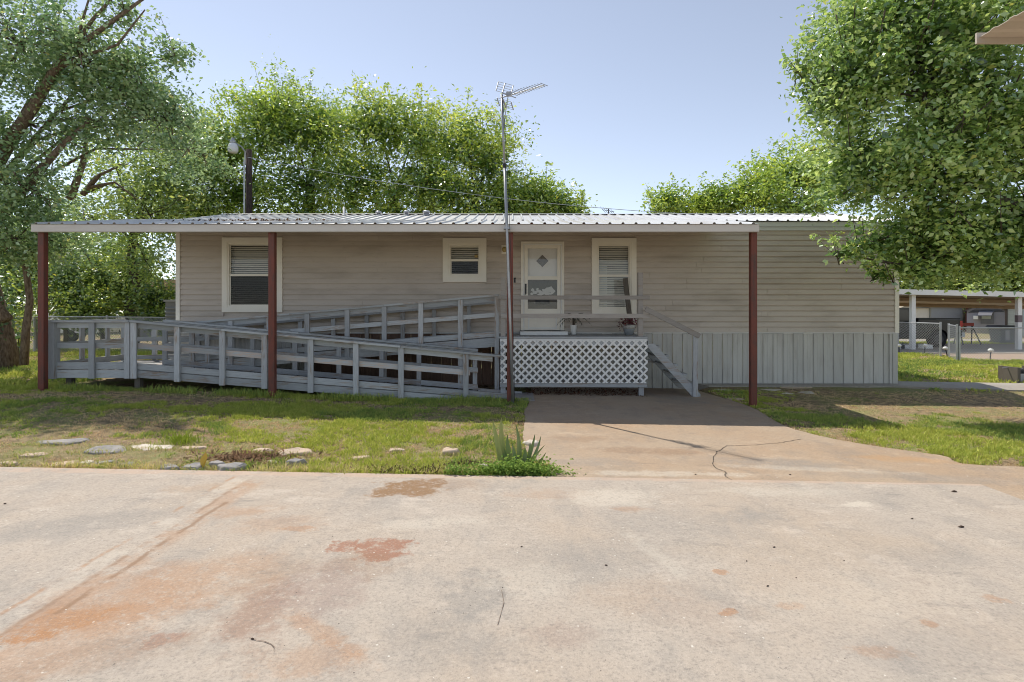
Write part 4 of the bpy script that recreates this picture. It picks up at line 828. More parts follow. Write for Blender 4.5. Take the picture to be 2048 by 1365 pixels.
stones = [ # px, py of the foot, width px, height px, kind, label
    (95, 893, 105, 14, 'st_grey', 'long flat grey stone in the grass, far left of the lawn'), (190, 908, 75, 16, 'st_grey', 'dark slanting grey slab stone behind the edging row at left'),
    (8, 932, 40, 12, 'st_tan', 'flat tan stone at the very left end of the edging'), (52, 916, 52, 12, 'st_tan', 'tan half buried stone at far left behind the edging'), (115, 933, 60, 10, 'st_tan', 'low tan edging stone near the left end'), (160, 931, 42, 10, 'st_white', 'small pale edging stone left of the grey ones'),
    (203, 931, 42, 12, 'st_grey', 'rounded low grey edging stone left of the dark row'), (246, 932, 34, 9, 'st_grey', 'small flat grey edging stone partly in grass'),
    (333, 942, 48, 18, 'st_grey', 'dark wedge shaped grey stone, left of the biggest edging stone'), (379, 943, 54, 24, 'st_grey', 'big angular light grey edging stone touching the slab'), (428, 938, 34, 26, 'st_grey', 'upright grey stone right beside the yellow leaf'), (452, 943, 56, 24, 'st_grey', 'big dark grey boulder at the middle of the edging row'),
    (585, 932, 44, 22, 'st_grey', 'dark tilted grey stone at the right end of the edging row'), (375, 902, 58, 12, 'st_tan', 'flat pinkish stone at the back of the stone bed'), (520, 908, 48, 14, 'st_tan', 'tan slab stone at back of the leaf filled bed'), (590, 912, 70, 20, 'st_tan', 'large sloping tan flagstone at the right end of the bed'),
    (290, 902, 90, 9, 'st_white', 'long pale flat stone along the back of the bed'), (545, 928, 34, 10, 'st_white', 'small pale stone under the tan flagstone'), (895, 912, 46, 22, 'st_tan', 'rough tan boulder alone in the lawn near the spiky plant'),
    (795, 906, 40, 12, 'st_tan', 'small tan rock in the lawn left of the tan boulder'), (720, 920, 48, 8, 'st_tan', 'flat tan stone sunk in the lawn before the slab'), (700, 949, 22, 8, 'st_white', 'little white stone at the slab edge'), (1060, 893, 40, 18, 'st_white', 'pale stone behind the spiky plant beside the driveway'),
    (967, 938, 22, 16, 'st_white', 'creamy white stone left of the spiky plant'), (1580, 790, 26, 7, 'st_white', 'broken pale stone right of the last red post'), (1618, 788, 30, 8, 'st_white', 'wider pale stone near the skirting, right of red post'), (1455, 783, 40, 5, 'st_white', 'flat pale stone between driveway and skirting'), (1470, 800, 36, 5, 'st_tan', 'flat stone beside the driveway left of the last post'), (1545, 782, 50, 5, 'st_white', 'long low pale stone along the skirting'), (1600, 778, 60, 4, 'st_tan', 'thin flat stone slab before the skirting')]
for i, (px, py, w, h, kd, lab) in enumerate(stones):
    q = gp(px, py); s = F / q.y; W = w / s; H = max(.025, h / s * .5); o = single('edging_stone' if py > 860 else 'garden_stone', rock(W, W * random.uniform(.5, .8), H, 100 + i), M[kd], (0, 0, 0), lab, 'stone', 'stones edging the lawn and house')
    o.location = (q.x, q.y + W * .25, q.z - .008); o.rotation_euler = (0, 0, random.uniform(-.25, .25)); bevelled(o, .006)
wx, wy, wh = [], [], []                                # grass grown up round the stones
for px, py, w, h, *_ in stones:
    q = gp(px, py); W = w * q.y / F; k = int(150 * W / .3) if py > 860 else 30
    wx += list(RNG.normal(q.x, W * .42, k)); wy += list(q.y + W * .1 - np.abs(RNG.normal(0, .05, k)) + RNG.choice([0, W * .45], k, p=[.7, .3])); wh += list(RNG.uniform(.02, .075, k))
wx, wy, wh = map(np.array, (wx, wy, wh)); k = not_paved(wx, wy); wx, wy, wh = wx[k], wy[k], wh[k]; n = len(wx)
tag(link('stone_weeds', blades('stone_weeds', wx, wy, ground_z(wx, wy) - .01, wh, RNG.uniform(.006, .012, n), lerp3(ST, G1, RNG.random(n) ** .7), M['grassblade'], .9)), 'dry and green grass grown up round the edging stones', 'weeds', kind='stuff')
# spiky plant with a low green mat
yc = gp(1033, 945); t = thing('spiky_plant', yc, 'spiky upright sword leaved plant at the corner of lawn and driveway', 'plant')
for px, py, tip, w in ((1005, 930, (985, 838), .05), (1012, 930, (1003, 832), .055), (1036, 935, (1032, 850), .045), (1020, 930, (990, 868), .04), (1028, 930, (1015, 870), .05), (1045, 938, (1070, 868), .035), (1050, 938, (1082, 872), .03), (1048, 938, (1060, 884), .04), (1040, 938, (1050, 895), .05), (1052, 940, (1090, 890), .03), (1030, 938, (1024, 885), .04), (1010, 932, (998, 890), .04), (1055, 941, (1092, 905), .03)):
    yb = gp(px, py).y + random.uniform(-.04, .05); a_ = P(px, py + 6, yb); b_ = P(*tip, yb + random.uniform(-.1, .1)); sd = Vector((1, random.uniform(-.6, .6), 0)).normalized(); mb = MB(); n = 6
    bend = Vector((random.uniform(-.03, .03), 0, 0)); rows = []
    for i in range(n + 1):
        s_ = i / n; q = a_.lerp(b_, s_) + bend * (4 * s_ * (1 - s_)); ww = w * .72 * (1 - s_ ** 2.2) * (.75 + .5 * s_) + .001; rows += [q - sd * ww, q + Vector((0, .008, 0)), q + sd * ww]
    mb.poly(rows, [f for i in range(n) for f in ((3 * i, 3 * i + 1, 3 * i + 4, 3 * i + 3), (3 * i + 1, 3 * i + 2, 3 * i + 5, 3 * i + 4))])
    part('sword_leaf', mb, random.choice([M.setdefault('sword', painted('blue_green_sword_leaf', (.24, .31, .13), (.42, .4, .18), .5, .45, scale=8)), M.setdefault('sword2', painted('yellow_green_sword_leaf', (.36, .39, .14), (.5, .42, .2), .5, .45, scale=8))]), t)
n = 3200; a_ = gp(1040, 945); X = RNG.normal(a_.x, .2, n); Y = np.abs(RNG.normal(0, .17, n)) + slab_edge(a_.x) + .03; X[:600] = RNG.uniform(a_.x - .75, a_.x, 600); Y[:600] = slab_edge(0) + np.abs(RNG.normal(.02, .06, 600))
pos = np.stack([X, Y, ground_z(X, Y) + np.abs(RNG.normal(.045, .045, n))], 1)
tag(link('ground_cover', leaf_mesh('ground_cover', pos, .035, .022, lerp3((.13, .23, .05), (.3, .42, .1), RNG.random(n)), M['grassblade'], .1, .8)), 'low leafy green ground cover round the foot of the spiky plant', 'ground cover', kind='stuff')
def tuft(px, py, n, h, spread, label, name='weed_tuft', c0=G1, c1=G2, w=.012):
    q = gp(px, py); X = RNG.normal(q.x, spread, n); Y = RNG.normal(q.y, spread * .8, n)
    me = blades(name, X - q.x, Y - q.y, ground_z(X, Y) - q.z - .01, RNG.uniform(.4, 1, n) * h, w, lerp3(c0, c1, RNG.random(n)), M['grassblade'], .8); o = link(name, me, None, q); return tag(o, label, 'weed', kind='stuff')
tuft(362, 888, 240, .16, .10, 'bright green tuft of long grass behind the stone bed', c1=(.2, .27, .04)); tuft(600, 806, 60, .14, .08, 'small green tuft at the foot of the ramp near second post'); tuft(740, 935, 420, .07, .16, 'clump of low green clover by the slab edge', 'clover_clump', w=.014)
tuft(1075, 940, 200, .12, .07, 'wispy grass at the driveway corner beside the spiky plant', c0=ST2)
def chips(name, label, cx, cy, sx, sy, n, c0, c1, L):
    X = RNG.normal(cx, sx, n); Y = RNG.normal(cy, sy, n); k = not_paved(X, Y); X, Y = X[k], Y[k]; n = len(X)
    pos = np.stack([X, Y, ground_z(X, Y) + .006 + .02 * RNG.random(n)], 1)
    tag(link(name, leaf_mesh(name, pos, L * RNG.uniform(.5, 1.4, n), L * .4, lerp3(c0, c1, RNG.random(n)), M['grassblade'], .0, 1, .15, .5)), label, 'litter', kind='stuff')
a_ = gp(840, 945); chips('bark_mulch', 'dark bark mulch heaped at the slab edge left of the spiky plant', a_.x, a_.y + .02, .24, .05, 1100, (.045, .03, .025), (.13, .085, .065), .05)
a_ = gp(930, 930); chips('mulch_heap', 'small dark mulch heap beside the cream stone', a_.x, a_.y, .11, .04, 400, (.045, .03, .025), (.13, .085, .065), .04)
a_ = gp(500, 918); chips('leaf_litter', 'brown dead leaves filling the stone bed', a_.x, a_.y, .26, .12, 900, (.12, .08, .05), (.32, .21, .13), .06)
a_ = gp(720, 775); chips('ramp_litter', 'brown leaf litter on the bare soil behind the ramp', -1.0, 11.75, 1.2, .3, 900, (.08, .045, .03), (.2, .12, .07), .06)
a_ = gp(1150, 785); 
X = RNG.uniform(.3, 2.7, 900); Y = RNG.uniform(10.95, 11.9, 900); tag(link('porch_litter', leaf_mesh('porch_litter', np.stack([X, Y, tilt(X) + .014 + .012 * RNG.random(900)], 1), .05, .03, lerp3((.07, .03, .02), (.17, .08, .05), RNG.random(900)), M['grassblade'], 0, 1, .1, .5)), 'reddish brown leaf litter under the porch lattice', 'litter', kind='stuff')
# bits lying on the concrete
bits = [(10, 1015, 9, 'dark pebble at the far left edge of the slab'), (1043, 1102, 7, 'curled dead leaf near the middle of the slab'), (1548, 1103, 8, 'small dark curled leaf on the slab, lower right of centre'), (1908, 990, 13, 'brown seed pod near the top right of the slab'), (1922, 1062, 15, 'long brown seed pod on the right of the slab'), (1824, 1045, 8, 'dark bit of leaf left of the long seed pod'), (505, 1290, 12, 'dark clump of dead leaf at the crack, lower left'), (1212, 1140, 9, 'dark scrap of leaf at the centre of the slab'), (1535, 1182, 8, 'small twig scrap below the curled leaf'), (1493, 1131, 6, 'black seed among the specks at lower right'), (1592, 1165, 5, 'second black seed in the row of specks'), (1688, 1130, 5, 'black seed right of the row of specks'), (1580, 952, 6, 'dark bit lying on the tan driveway near the joint'), (1391, 952, 6, 'dark bit on the driveway left of the crack'), (665, 1081, 4, 'black speck above the red stain'), (1005, 1185, 4, 'black speck on the grey ring stain')]
for px, py, w, lab in bits:
    q = gp(px, py); q.z = tilt(q.x) + (.028 if q.y < slab_edge(q.x) and q.x < SX else .012); L = w * q.y / F * .85; mb = MB(); aa = random.uniform(-.5, .5)
    ca, sa = math.cos(aa), math.sin(aa); R = lambda u, v, z: (q.x + (u * ca - v * sa) * L, q.y + (u * sa + v * ca) * L, q.z + z * L)
    mb.poly([R(-.5, 0, .05), R(-.15, -.22, .12), R(.3, -.16, .02), R(.5, .02, .16), R(.2, .2, .1), R(-.2, .18, .04), R(0, 0, .3), R(-.1, -.1, -.01), R(.15, .1, -.01)], [(0, 1, 6), (1, 2, 6), (2, 3, 6), (3, 4, 6), (4, 5, 6), (5, 0, 6), (1, 0, 7), (2, 1, 7), (3, 2, 8), (4, 3, 8), (5, 4, 8), (0, 5, 7)])
    single('leaf_scrap', mb, M.setdefault('scrap', plain('dark_brown_scrap', (.06, .035, .022), .8)), q, lab, 'leaf', 'scraps lying on the concrete')
q = gp(408, 940); single('yellow_leaf', MB().poly([q + Vector(v) * .12 for v in ((-.3, 0, .05), (0, -.1, .5), (.3, .0, 1.1), (.1, .1, 1.5), (-.35, .05, .9), (0, .02, .2))], [(0, 5, 1), (1, 5, 2), (2, 3, 4), (4, 0, 1, 2)]), plain('yellow_leaf', (.6, .38, .05), .6), q, 'yellow dead leaf standing between two grey edging stones', 'leaf')

# ================================================================== FENCES
def chain_mesh(a, b, h, z0, pitch=.075, r=.0045):
    mb = MB(); a = Vector(a); b = Vector(b); L = (b - a).length; d = (b - a) / L; nrm = Vector((-d.y, d.x, 0)).normalized()
    for s in (1, -1):
        k = -h
        while k < L:
            u0, u1 = k, k + h; lo, hi = max(u0, 0), min(u1, L)
            if hi - lo > .02:
                za, zb = (lo - u0, hi - u0) if s > 0 else (h - (lo - u0), h - (hi - u0)); o = nrm * (.004 * s)
                mb.tube([a + d * lo + Vector((0, 0, z0 + za)) + o, a + d * hi + Vector((0, 0, z0 + zb)) + o], r, 3, False)
            k += pitch
    return mb
def fence(name, pts, h, label, rail=True, pitch=.09, r=.0042, low=False):
    t = thing(name, pts[0], label, 'fence')
    for p in pts: part('post', MB().tube([Vector(p) - Vector((0, 0, .1)), Vector(p) + Vector((0, 0, h + .06))], .032, 8), M['galv'], t); 
    for a, b in zip(pts[:-1], pts[1:]):
        a, b = Vector(a), Vector(b); part('top_rail', MB().tube([a + Vector((0, 0, h)), b + Vector((0, 0, h))], .022, 6), M['galv'], t)
        if low: part('mid_rail', MB().tube([a + Vector((0, 0, h * .83)), b + Vector((0, 0, h * .83))], .018, 6), M['galv'], t)
        part('wire_mesh', chain_mesh(a, b, h - .02, .02, pitch, r), M['wire'], t, kind='stuff')
    return t
fa_, fb_, fc_ = Vector((11.0, 24.5, 0)), gp(1881, 715), gp(1914, 724)
fence('chain_link_fence', [Vector((13.9, 24.2, 0)), P(1800, 699, 23.0) * 0 + Vector(((1796 - 1024) * 22.6 / F, 22.6, .0)), fb_], 1.22, 'galvanised chain link fence running back from the gate post past the house corner', pitch=.1, r=.0034)
fence('chain_link_fence', [fb_ + Vector((.1, -.25, 0)), fc_], 1.18, 'narrow chain link fence bay between the two gate posts', pitch=.13, r=.0024)
fence('chain_link_fence', [fc_ + Vector((.06, -.02, 0)), Vector((19.6, 17.9, 0)), Vector((24, 17.8, 0))], 1.12, 'chain link fence in front of the sandy strip at right')
ly = 18.6; fence('side_yard_fence', [Vector((x, ly, gz(x, ly))) for x in (-24, -20.6, -16.15, -13.7, -11.2, -8.0)], 1.2, 'chain link fence across the side yard behind the ramp landing', pitch=.085, r=.006)

# ================================================================== NEIGHBOUR'S YARD
cp = thing('neighbour_carport', (20, 24, 0), 'white flat roofed carport on posts sheltering the dark pickup', 'carport')
cpz = lambda x: 2.58 - .022 * (x - 17.0)
CX0, CX1, CY0, CY1 = 15.6, 29.5, 23.4, 29.6; drop = .36
def cz(x, y): return cpz(x) - drop * (y - CY0) / (CY1 - CY0)
nS = 44; wS = (CX1 - CX0) / nS
part('fascia', MB().hexa((CX0, CY0 - .05, cpz(CX0) - .2), (CX1, CY0 - .05, cpz(CX1) - .2), (CX1, CY0, cpz(CX1) - .2), (CX0, CY0, cpz(CX0) - .2), (0, 0, .22)), M['white'], cp)
part('end_fascia', MB().hexa((CX0, CY0 + .003, cz(CX0, CY0) - .2), (CX0 + .05, CY0 + .003, cz(CX0, CY0) - .2), (CX0 + .05, CY1, cz(CX0, CY1) - .2), (CX0, CY1, cz(CX0, CY1) - .2), (0, 0, .22)), M['white'], cp)
tanm = painted('tan_roof_pan', (.42, .3, .19), (.25, .17, .1), .4, .5)
for i in range(nS):
    x = CX0 + .06 + i * wS; x1 = x + wS - .01
    part('roof_pan', MB().hexa((x, CY0 + .004, cz(x, CY0) - .03), (x1, CY0 + .004, cz(x1, CY0) - .03), (x1, CY1, cz(x1, CY1) - .03), (x, CY1, cz(x, CY1) - .03), (0, 0, .03)).box(x, x + .03, CY0 + .01, CY0 + .02, cz(x, CY0) - .1, cz(x, CY0) - .031), tanm, cp)
for y in (26.3, CY1 - .1): part('beam', MB().hexa((CX0 + .06, y, cz(CX0, y) - .2), (CX1, y, cz(CX1, y) - .2), (CX1, y + .1, cz(CX1, y) - .2), (CX0 + .06, y + .1, cz(CX0, y) - .2), (0, 0, .16)), tanm, cp)
for px, yy in ((1825, 23.7), (2037, 23.7)):
    x = (px - 1024) * yy / F; part('post', MB().box(x - .085, x + .085, yy - .08, yy + .08, .03, cz(x, yy) - .04), M['white'], cp)
    if px > 2000: part('post_band', MB().box(x - .09, x + .09, yy - .085, yy + .085, 1.2, 1.5), plain('mauve_band', (.22, .17, .18), .6), cp)
for x in (16.2, 29.0): part('post', MB().box(x - .07, x + .07, CY1 - .2, CY1 - .06, 0, cz(x, CY1) - .04), M['white'], cp)
# pickup: side on, tail to the right
TY0, TY1 = 25.0, 26.9; S_ = lambda px: (px - 1024) * TY0 / F; tx1 = S_(1924)
pk = thing('pickup_truck', (tx1 - 2.5, 26, 0), 'black pickup truck parked under the white carport', 'truck')
blk = painted('black_car_paint', (.012, .012, .015), (.03, .03, .03), .3, .2, 0, 2, .01, bmp=0); blk2 = plain('tyre_rubber', (.02, .02, .02), .8); trim = plain('dark_glass', (.02, .022, .026), .08)
def arch(cx, r, n=7): return [(cx + r * math.cos(math.pi * k / n), .42 + r * math.sin(math.pi * k / n)) for k in range(n + 1)]
wr, wf = tx1 - 1.05, tx1 - 4.35
body = [(tx1, .55), (tx1, 1.28), (tx1 - 1.95, 1.3), (tx1 - 2.0, 1.2), (tx1 - 4.0, 1.22), (tx1 - 4.9, 1.15), (tx1 - 5.35, 1.0), (tx1 - 5.4, .5)] + [(x, z) for x, z in reversed(arch(wf, .46))] + [(x, z) for x, z in reversed(arch(wr, .46))]
part('body', MB().prism(body, 'Y', TY1, TY0 + .0), blk, pk)
part('cab', MB().prism([(tx1 - 1.98, 1.22), (tx1 - 2.25, 1.84), (tx1 - 3.4, 1.86), (tx1 - 4.1, 1.23)], 'Y', TY1 - .12, TY0 + .12), blk, pk)
part('side_window', MB().prism([(tx1 - 2.2, 1.28), (tx1 - 2.38, 1.74), (tx1 - 2.85, 1.76), (tx1 - 2.85, 1.28)], 'Y', TY0 + .119, TY0 + .11), trim, pk); part('side_window', MB().prism([(tx1 - 2.92, 1.28), (tx1 - 2.92, 1.76), (tx1 - 3.36, 1.77), (tx1 - 3.9, 1.28)], 'Y', TY0 + .119, TY0 + .11), trim, pk)
part('bed_cover', MB().box(tx1 - 1.95, tx1 - .02, TY0 + .06, TY1 - .06, 1.3, 1.36), M['black'], pk)
part('tail_light', MB().box(tx1 - .1, tx1 + .02, TY0 - .012, TY0 + .15, .85, 1.24), plain('red_lens', (.55, .03, .02), .25), pk); part('bumper', MB().box(tx1 + .003, tx1 + .18, TY0 + .05, TY1 - .05, .5, .72), M['galv'], pk)
for cx in (wr, wf):
    w_ = part('wheel', MB().prism([(cx + .38 * math.cos(2 * math.pi * k / 20), .40 + .38 * math.sin(2 * math.pi * k / 20)) for k in range(20)], 'Y', TY0 + .28, TY0 + .02), blk2, pk)
    part('rim', MB().prism([(cx + .22 * math.cos(2 * math.pi * k / 16), .40 + .22 * math.sin(2 * math.pi * k / 16)) for k in range(16)], 'Y', TY0 + .019, TY0 + .005), M.setdefault('darkrim', plain('dark_alloy', (.06, .06, .065), .4, .5)), w_)
# parking stops, solar stakes, bin, saw horse
for px, lab in ((1800, 'white parking stop nearest the house corner'), (1812, 'middle white parking stop left of the carport post'), (1856, 'white parking stop between the carport post and the fence post')):
    x = (px - 1024) * 24.2 / F; single('parking_stop', MB().prism([(x - .22, .03), (x + .22, .03), (x + .2, .2), (x - .2, .2)], 'Y', 24.5, 24.2), M['white'], (x, 24.3, .03), lab, 'parking stop', 'white parking stops')
for px, py, lean, lab in ((1798, 708, 0, 'solar stake light against the house corner'), (1849, 708, -.02, 'solar stake light left of the fence post'), (1896, 715, .09, 'leaning solar stake light between the gate posts'), (1980, 720, -.03, 'solar stake light on the sandy strip at right')):
    q = gp(px, py); t = thing('solar_light', q, lab, 'garden light', 'solar stake lights'); tp_ = q + Vector((-lean, 0, .3))
    part('stake', MB().tube([q - Vector((0, 0, .05)), tp_], .02, 5), M['black'], t); part('lamp_cap', MB().lathe(tp_, [(.05, -.02), (.09, 0), (.08, .05), (.03, .09)], 10), M['white'], t, True)
q = P(2006, 687, 28.6); q.z = 0; t = thing('trash_bin', q, 'grey wheeled trash bin with dark lid beyond the fence', 'bin')
part('body', MB().poly([q + Vector(v) for v in ((-.36, -.3, .06), (.36, -.3, .06), (.36, .3, .06), (-.36, .3, .06), (-.45, -.38, .85), (.45, -.38, .85), (.45, .38, .85), (-.45, .38, .85))], [(0, 3, 2, 1), (4, 5, 6, 7), (0, 1, 5, 4), (1, 2, 6, 5), (2, 3, 7, 6), (3, 0, 4, 7)]), plain('grey_bin_plastic', (.11, .115, .13), .5), t)
part('lid', MB().prism([(q.x - .55, .86), (q.x + .55, .86), (q.x + .5, .95), (q.x - .45, .96)], 'Y', q.y + .44, q.y - .44), M['black'], t)
part('panel', MB().box(q.x - .2, q.x + .02, q.y - .37, q.y - .33, .2, .7), plain('light_grey_print', (.3, .3, .33), .5), t)
for s in (-.3, .3): part('wheel', MB().prism([(q.x + s + .1 * math.cos(a * .5236), .1 + .1 * math.sin(a * .5236)) for a in range(12)], 'Y', q.y + .36, q.y + .3), blk2, t)
q = P(1932, 685, 27.5); q.z = 0; t = thing('saw_horse', q, 'red topped dark saw horse behind the pickup', 'trestle')
part('beam', MB().box(q.x - .45, q.x + .35, q.y - .06, q.y + .06, .95, 1.1), plain('red_paint', (.4, .05, .03), .5), t)
for sx in (-.35, .3):
    for sy in (-.3, .3): part('leg', MB().tube([(q.x + sx, q.y, .95), (q.x + sx * 1.4 + .1, q.y + sy, 0)], .03, 5), M['black'], t)
# houses beyond
def gable_house(name, label, x0, x1, y0, y1, ze, zp, wallm, roofm, base=.0):
    t = thing(name, ((x0 + x1) / 2, y0, 0), label, 'house'); xm = (x0 + x1) / 2
    part('wall', MB().prism([(x0, base), (x1, base), (x1, ze), (xm, zp), (x0, ze)], 'Y', y1, y0), wallm, t)
    for s, xe in ((-1, x0), (1, x1)):
        dx = (xe - xm); ex = xe + .25 * s; zz = ze - .25 * (zp - ze) / abs(dx)
        part('roof_slope', MB().hexa((xm, y0 - .3, zp + .01), (ex, y0 - .3, zz + .01), (ex, y1 + .3, zz + .01), (xm, y1 + .3, zp + .01), (0, 0, .08)), roofm, t)
    return t
lav = painted('lavender_grey_siding', (.33, .32, .37), (.25, .24, .27), .2, .6); rf = plain('dark_brown_shingle', (.1, .085, .075), .9); gab = painted('slate_gable', (.16, .16, .18), (.1, .1, .12), .2, .6)
X4 = lambda px: (px - 1024) * 42 / F; Z4 = lambda py: CAMZ - (py - HZ) * 42 / F
t = gable_house('grey_cottage', 'lavender grey cottage gable with a window awning beyond the carport', X4(1932), X4(2012), 42, 50, Z4(622), Z4(604), lav, rf)
part('foundation', MB().box(X4(1932) - .03, X4(2012) + .03, 41.96, 42, 0, .35), M['walk'], t)
part('gable_panel', MB().prism([(X4(1935), Z4(626)), (X4(1945), Z4(620)), (X4(2000), Z4(619)), (X4(2009), Z4(624)), (X4(1972), Z4(607))], 'Y', 41.998, 41.95), gab, t)
wn2 = part('window', MB().box(X4(1961), X4(1988), 41.9, 41.99, Z4(648), Z4(622)), gab, t); part('pane', MB().box(X4(1963), X4(1982), 41.88, 41.898, Z4(638), Z4(631)), plain('pale_window', (.45, .47, .42), .3), wn2)
part('window_awning', MB().poly([(X4(1955), 41.2, Z4(631)), (X4(1983), 41.2, Z4(631)), (X4(1987), 41.9, Z4(622)), (X4(1958), 41.9, Z4(622)), (X4(1955), 41.2, Z4(632)), (X4(1983), 41.2, Z4(632))], [(0, 1, 2, 3), (1, 0, 4, 5)]), gab, wn2)
part('air_conditioner', MB().box(X4(1946), X4(1956), 41.5, 41.97, Z4(639), Z4(632)), M['white'], t)
t = thing('cream_trailer', (X4(1875), 46, 0), 'pale trailer with a cream roof edge behind the pickup', 'trailer')
X5 = lambda px: (px - 1024) * 46 / F; Z5 = lambda py: CAMZ - (py - HZ) * 46 / F
part('wall', MB().box(X5(1862), X5(1925), 46, 50, .1, Z5(614)), painted('pale_grey_panel', (.4, .41, .41), (.3, .3, .3), .2, .6), t); part('end_wall', MB().box(X5(1800), X5(1861.7), 46.2, 50, .1, Z5(617)), M['cream'], t)
part('roof', MB().prism([(X5(1795), Z5(616)), (X5(1928), Z5(614)), (X5(1928), Z5(608)), (X5(1825), Z5(607))], 'Y', 50.2, 45.7), painted('cream_roof', (.6, .54, .42), (.4, .3, .2), .3, .6), t); part('downpipe', MB().tube([(X5(1925), 45.6, 0), (X5(1926), 45.6, Z5(613))], .1, 6), M['rust'], t)
X6 = lambda px: (px - 1024) * 35 / F; Z6 = lambda py: CAMZ - (py - HZ) * 35 / F
pale = painted('pale_green_grey_siding', (.42, .44, .4), (.3, .3, .27), .2, .6)
t = gable_house('sided_shed', 'pale green sided shed with dark corner board at the right edge', X6(2008), X6(2130), 35, 42, Z6(618), Z6(592), pale, rf)
for k in range(9): part('siding_course', MB().hexa((X6(2013), 34.96 - .03, .12 + k * .2), (X6(2128), 34.96 - .03, .12 + k * .2), (X6(2128), 34.99, .12 + k * .2), (X6(2013), 34.99, .12 + k * .2), (0, .015, .185)), pale, t)
part('corner_board', MB().box(X6(2007), X6(2012.5), 34.9, 35.02, 0, Z6(616)), plain('dark_brown_board', (.09, .07, .06), .7), t); part('window', MB().box(X6(2046), X6(2075), 34.88, 34.925, Z6(672), Z6(622)), plain('pale_blue_door', (.45, .52, .55), .4), t)
for nm in ('grey_cottage', 'sided_shed'):            # both gables face the road, towards the photographer
    o = D.objects[nm]; a_ = math.atan2(o.location.x, o.location.y); o.rotation_euler.z = -a_; o.scale.x = math.cos(a_) * .98
# timber box with a hose reel at the right edge
q = Vector((11.75, 12.75, gz(11.75, 12.75))); t = thing('hose_reel_box', q, 'weathered grey timber box holding a black hose reel at right edge', 'box')
for dx in (-.26, .30): part('side_board', MB().box(q.x + dx, q.x + dx + .07, q.y - .25, q.y + .25, q.z, q.z + .37), M['darkwood'], t)
part('front_board', MB().box(q.x - .188, q.x + .298, q.y - .2, q.y - .16, q.z, q.z + .22), M['lumX'], t); part('back_board', MB().box(q.x - .188, q.x + .298, q.y + .16, q.y + .2, q.z, q.z + .32), M['darkwood'], t)
part('rod', MB().tube([q + Vector((-.38, 0, .34)), q + Vector((-.262, 0, .34))], .012, 6), M['galv'], t)
hs = MB()
for j in range(4): hs.tube([(q.x - .1 + .05 * j + .0, q.y + .11 * math.cos(a * .35), q.z + .22 + .11 * math.sin(a * .35)) for a in range(19)], .02, 6)
part('hose', hs, M['black'], t, True)
# cooling unit by the left corner of the house, shed roofs among the trees
q = P(344, 600, 16.0); zt_ = q.z; x0 = P(333, 600, 16.0).x
t = thing('air_conditioning_unit', (x0 + .5, 16.2, 0), 'grey louvred air conditioning unit behind the house corner', 'air conditioner')
part('cabinet', MB().box(x0, x0 + 1.0, 15.95, 16.9, .1, zt_ - .06), plain('grey_louvre', (.2, .2, .2), .6), t); part('top_cover', MB().box(x0 - .03, x0 + 1.03, 15.9, 16.95, zt_ - .058, zt_), plain('grey_cover', (.3, .3, .3), .5), t)
for k in range(14): part('louvre', MB().hexa((x0 + .02, 15.9, .3 + k * .11), (x0 + .98, 15.9, .3 + k * .11), (x0 + .98, 15.948, .34 + k * .11), (x0 + .02, 15.948, .34 + k * .11), (0, 0, .02)), M.setdefault('louv', plain('grey_slat', (.24, .24, .24), .5)), t)
X7 = lambda px: (px - 1024) * 34 / F; Z7 = lambda py: CAMZ - (py - HZ) * 34 / F
t = thing('side_neighbour_house', (X7(310), 34, 0), 'neighbour house with a tan roof half hidden by trees at left', 'house')
part('wall', MB().box(X7(262), X7(420), 34, 40, 0, Z7(583)), painted('grey_board_wall', (.2, .2, .22), (.14, .14, .15), .3, .7, streak=(4, 1, 1)), t); part('roof', MB().prism([(X7(240), Z7(582)), (X7(430), Z7(582)), (X7(400), Z7(560)), (X7(285), Z7(560))], 'Y', 40.4, 33.5), painted('tan_shingle', (.4, .28, .18), (.3, .2, .12), .3, .9), t)
for px in (266, 307, 340): part('wall_post', MB().box(X7(px) - .06, X7(px) + .06, 33.9, 33.995, 0, Z7(584)), M['white'], t)
t = thing('white_boat_trailer', P(140, 632, 30) * 1, 'low white covered trailer seen through the side yard fence', 'trailer'); bq = P(140, 632, 30); t.location = (bq.x, 30, 0); ORG[t] = Vector((bq.x, 30, 0))
part('hull', MB().prism([(bq.x - 1.6, .5), (bq.x + 1.5, .5), (bq.x + 1.9, 1.3), (bq.x + .9, 1.75), (bq.x - 1.0, 1.7), (bq.x - 1.8, 1.25)], 'Y', 31.6, 30), M['white'], t); part('wheel', MB().prism([(bq.x + .33 * math.cos(a * .5236), .33 + .33 * math.sin(a * .5236)) for a in range(12)], 'Y', 30.2, 29.97), blk2, t)
# eave corner of the carport beside the photographer
q0 = Vector((P(1950, 78, 4.4).x, 4.4, P(1950, 78, 4.4).z)); t = thing('near_carport_roof', (q0.x + 1.3, 3.2, q0.z), 'tan ribbed corner of a carport roof at the upper right edge', 'carport')
tan2 = painted('tan_carport_metal', (.5, .44, .37), (.35, .28, .2), .25, .5)
zr = lambda y: q0.z + .0 * (4.4 - y)
yz = [(4.38 - sum((.09, .02, .03, .02)[j % 4] for j in range(i)), q0.z + (.0, .0, .009, .009)[i % 4]) for i in range(68)]
part('roof_sheet', MB().prism(yz + [(y, z + .006) for y, z in reversed(yz)], 'X', q0.x + .02, q0.x + 2.2), tan2, t)
part('edge_trim', MB().box(q0.x - .0, q0.x + 2.2, 4.381, 4.40, q0.z - .045, q0.z + .04), tan2, t)
part('post', MB().box(q0.x + 2.0, q0.x + 2.1, 4.2, 4.3, tilt(4.8) + .01, q0.z + .018), M['rust'], t)

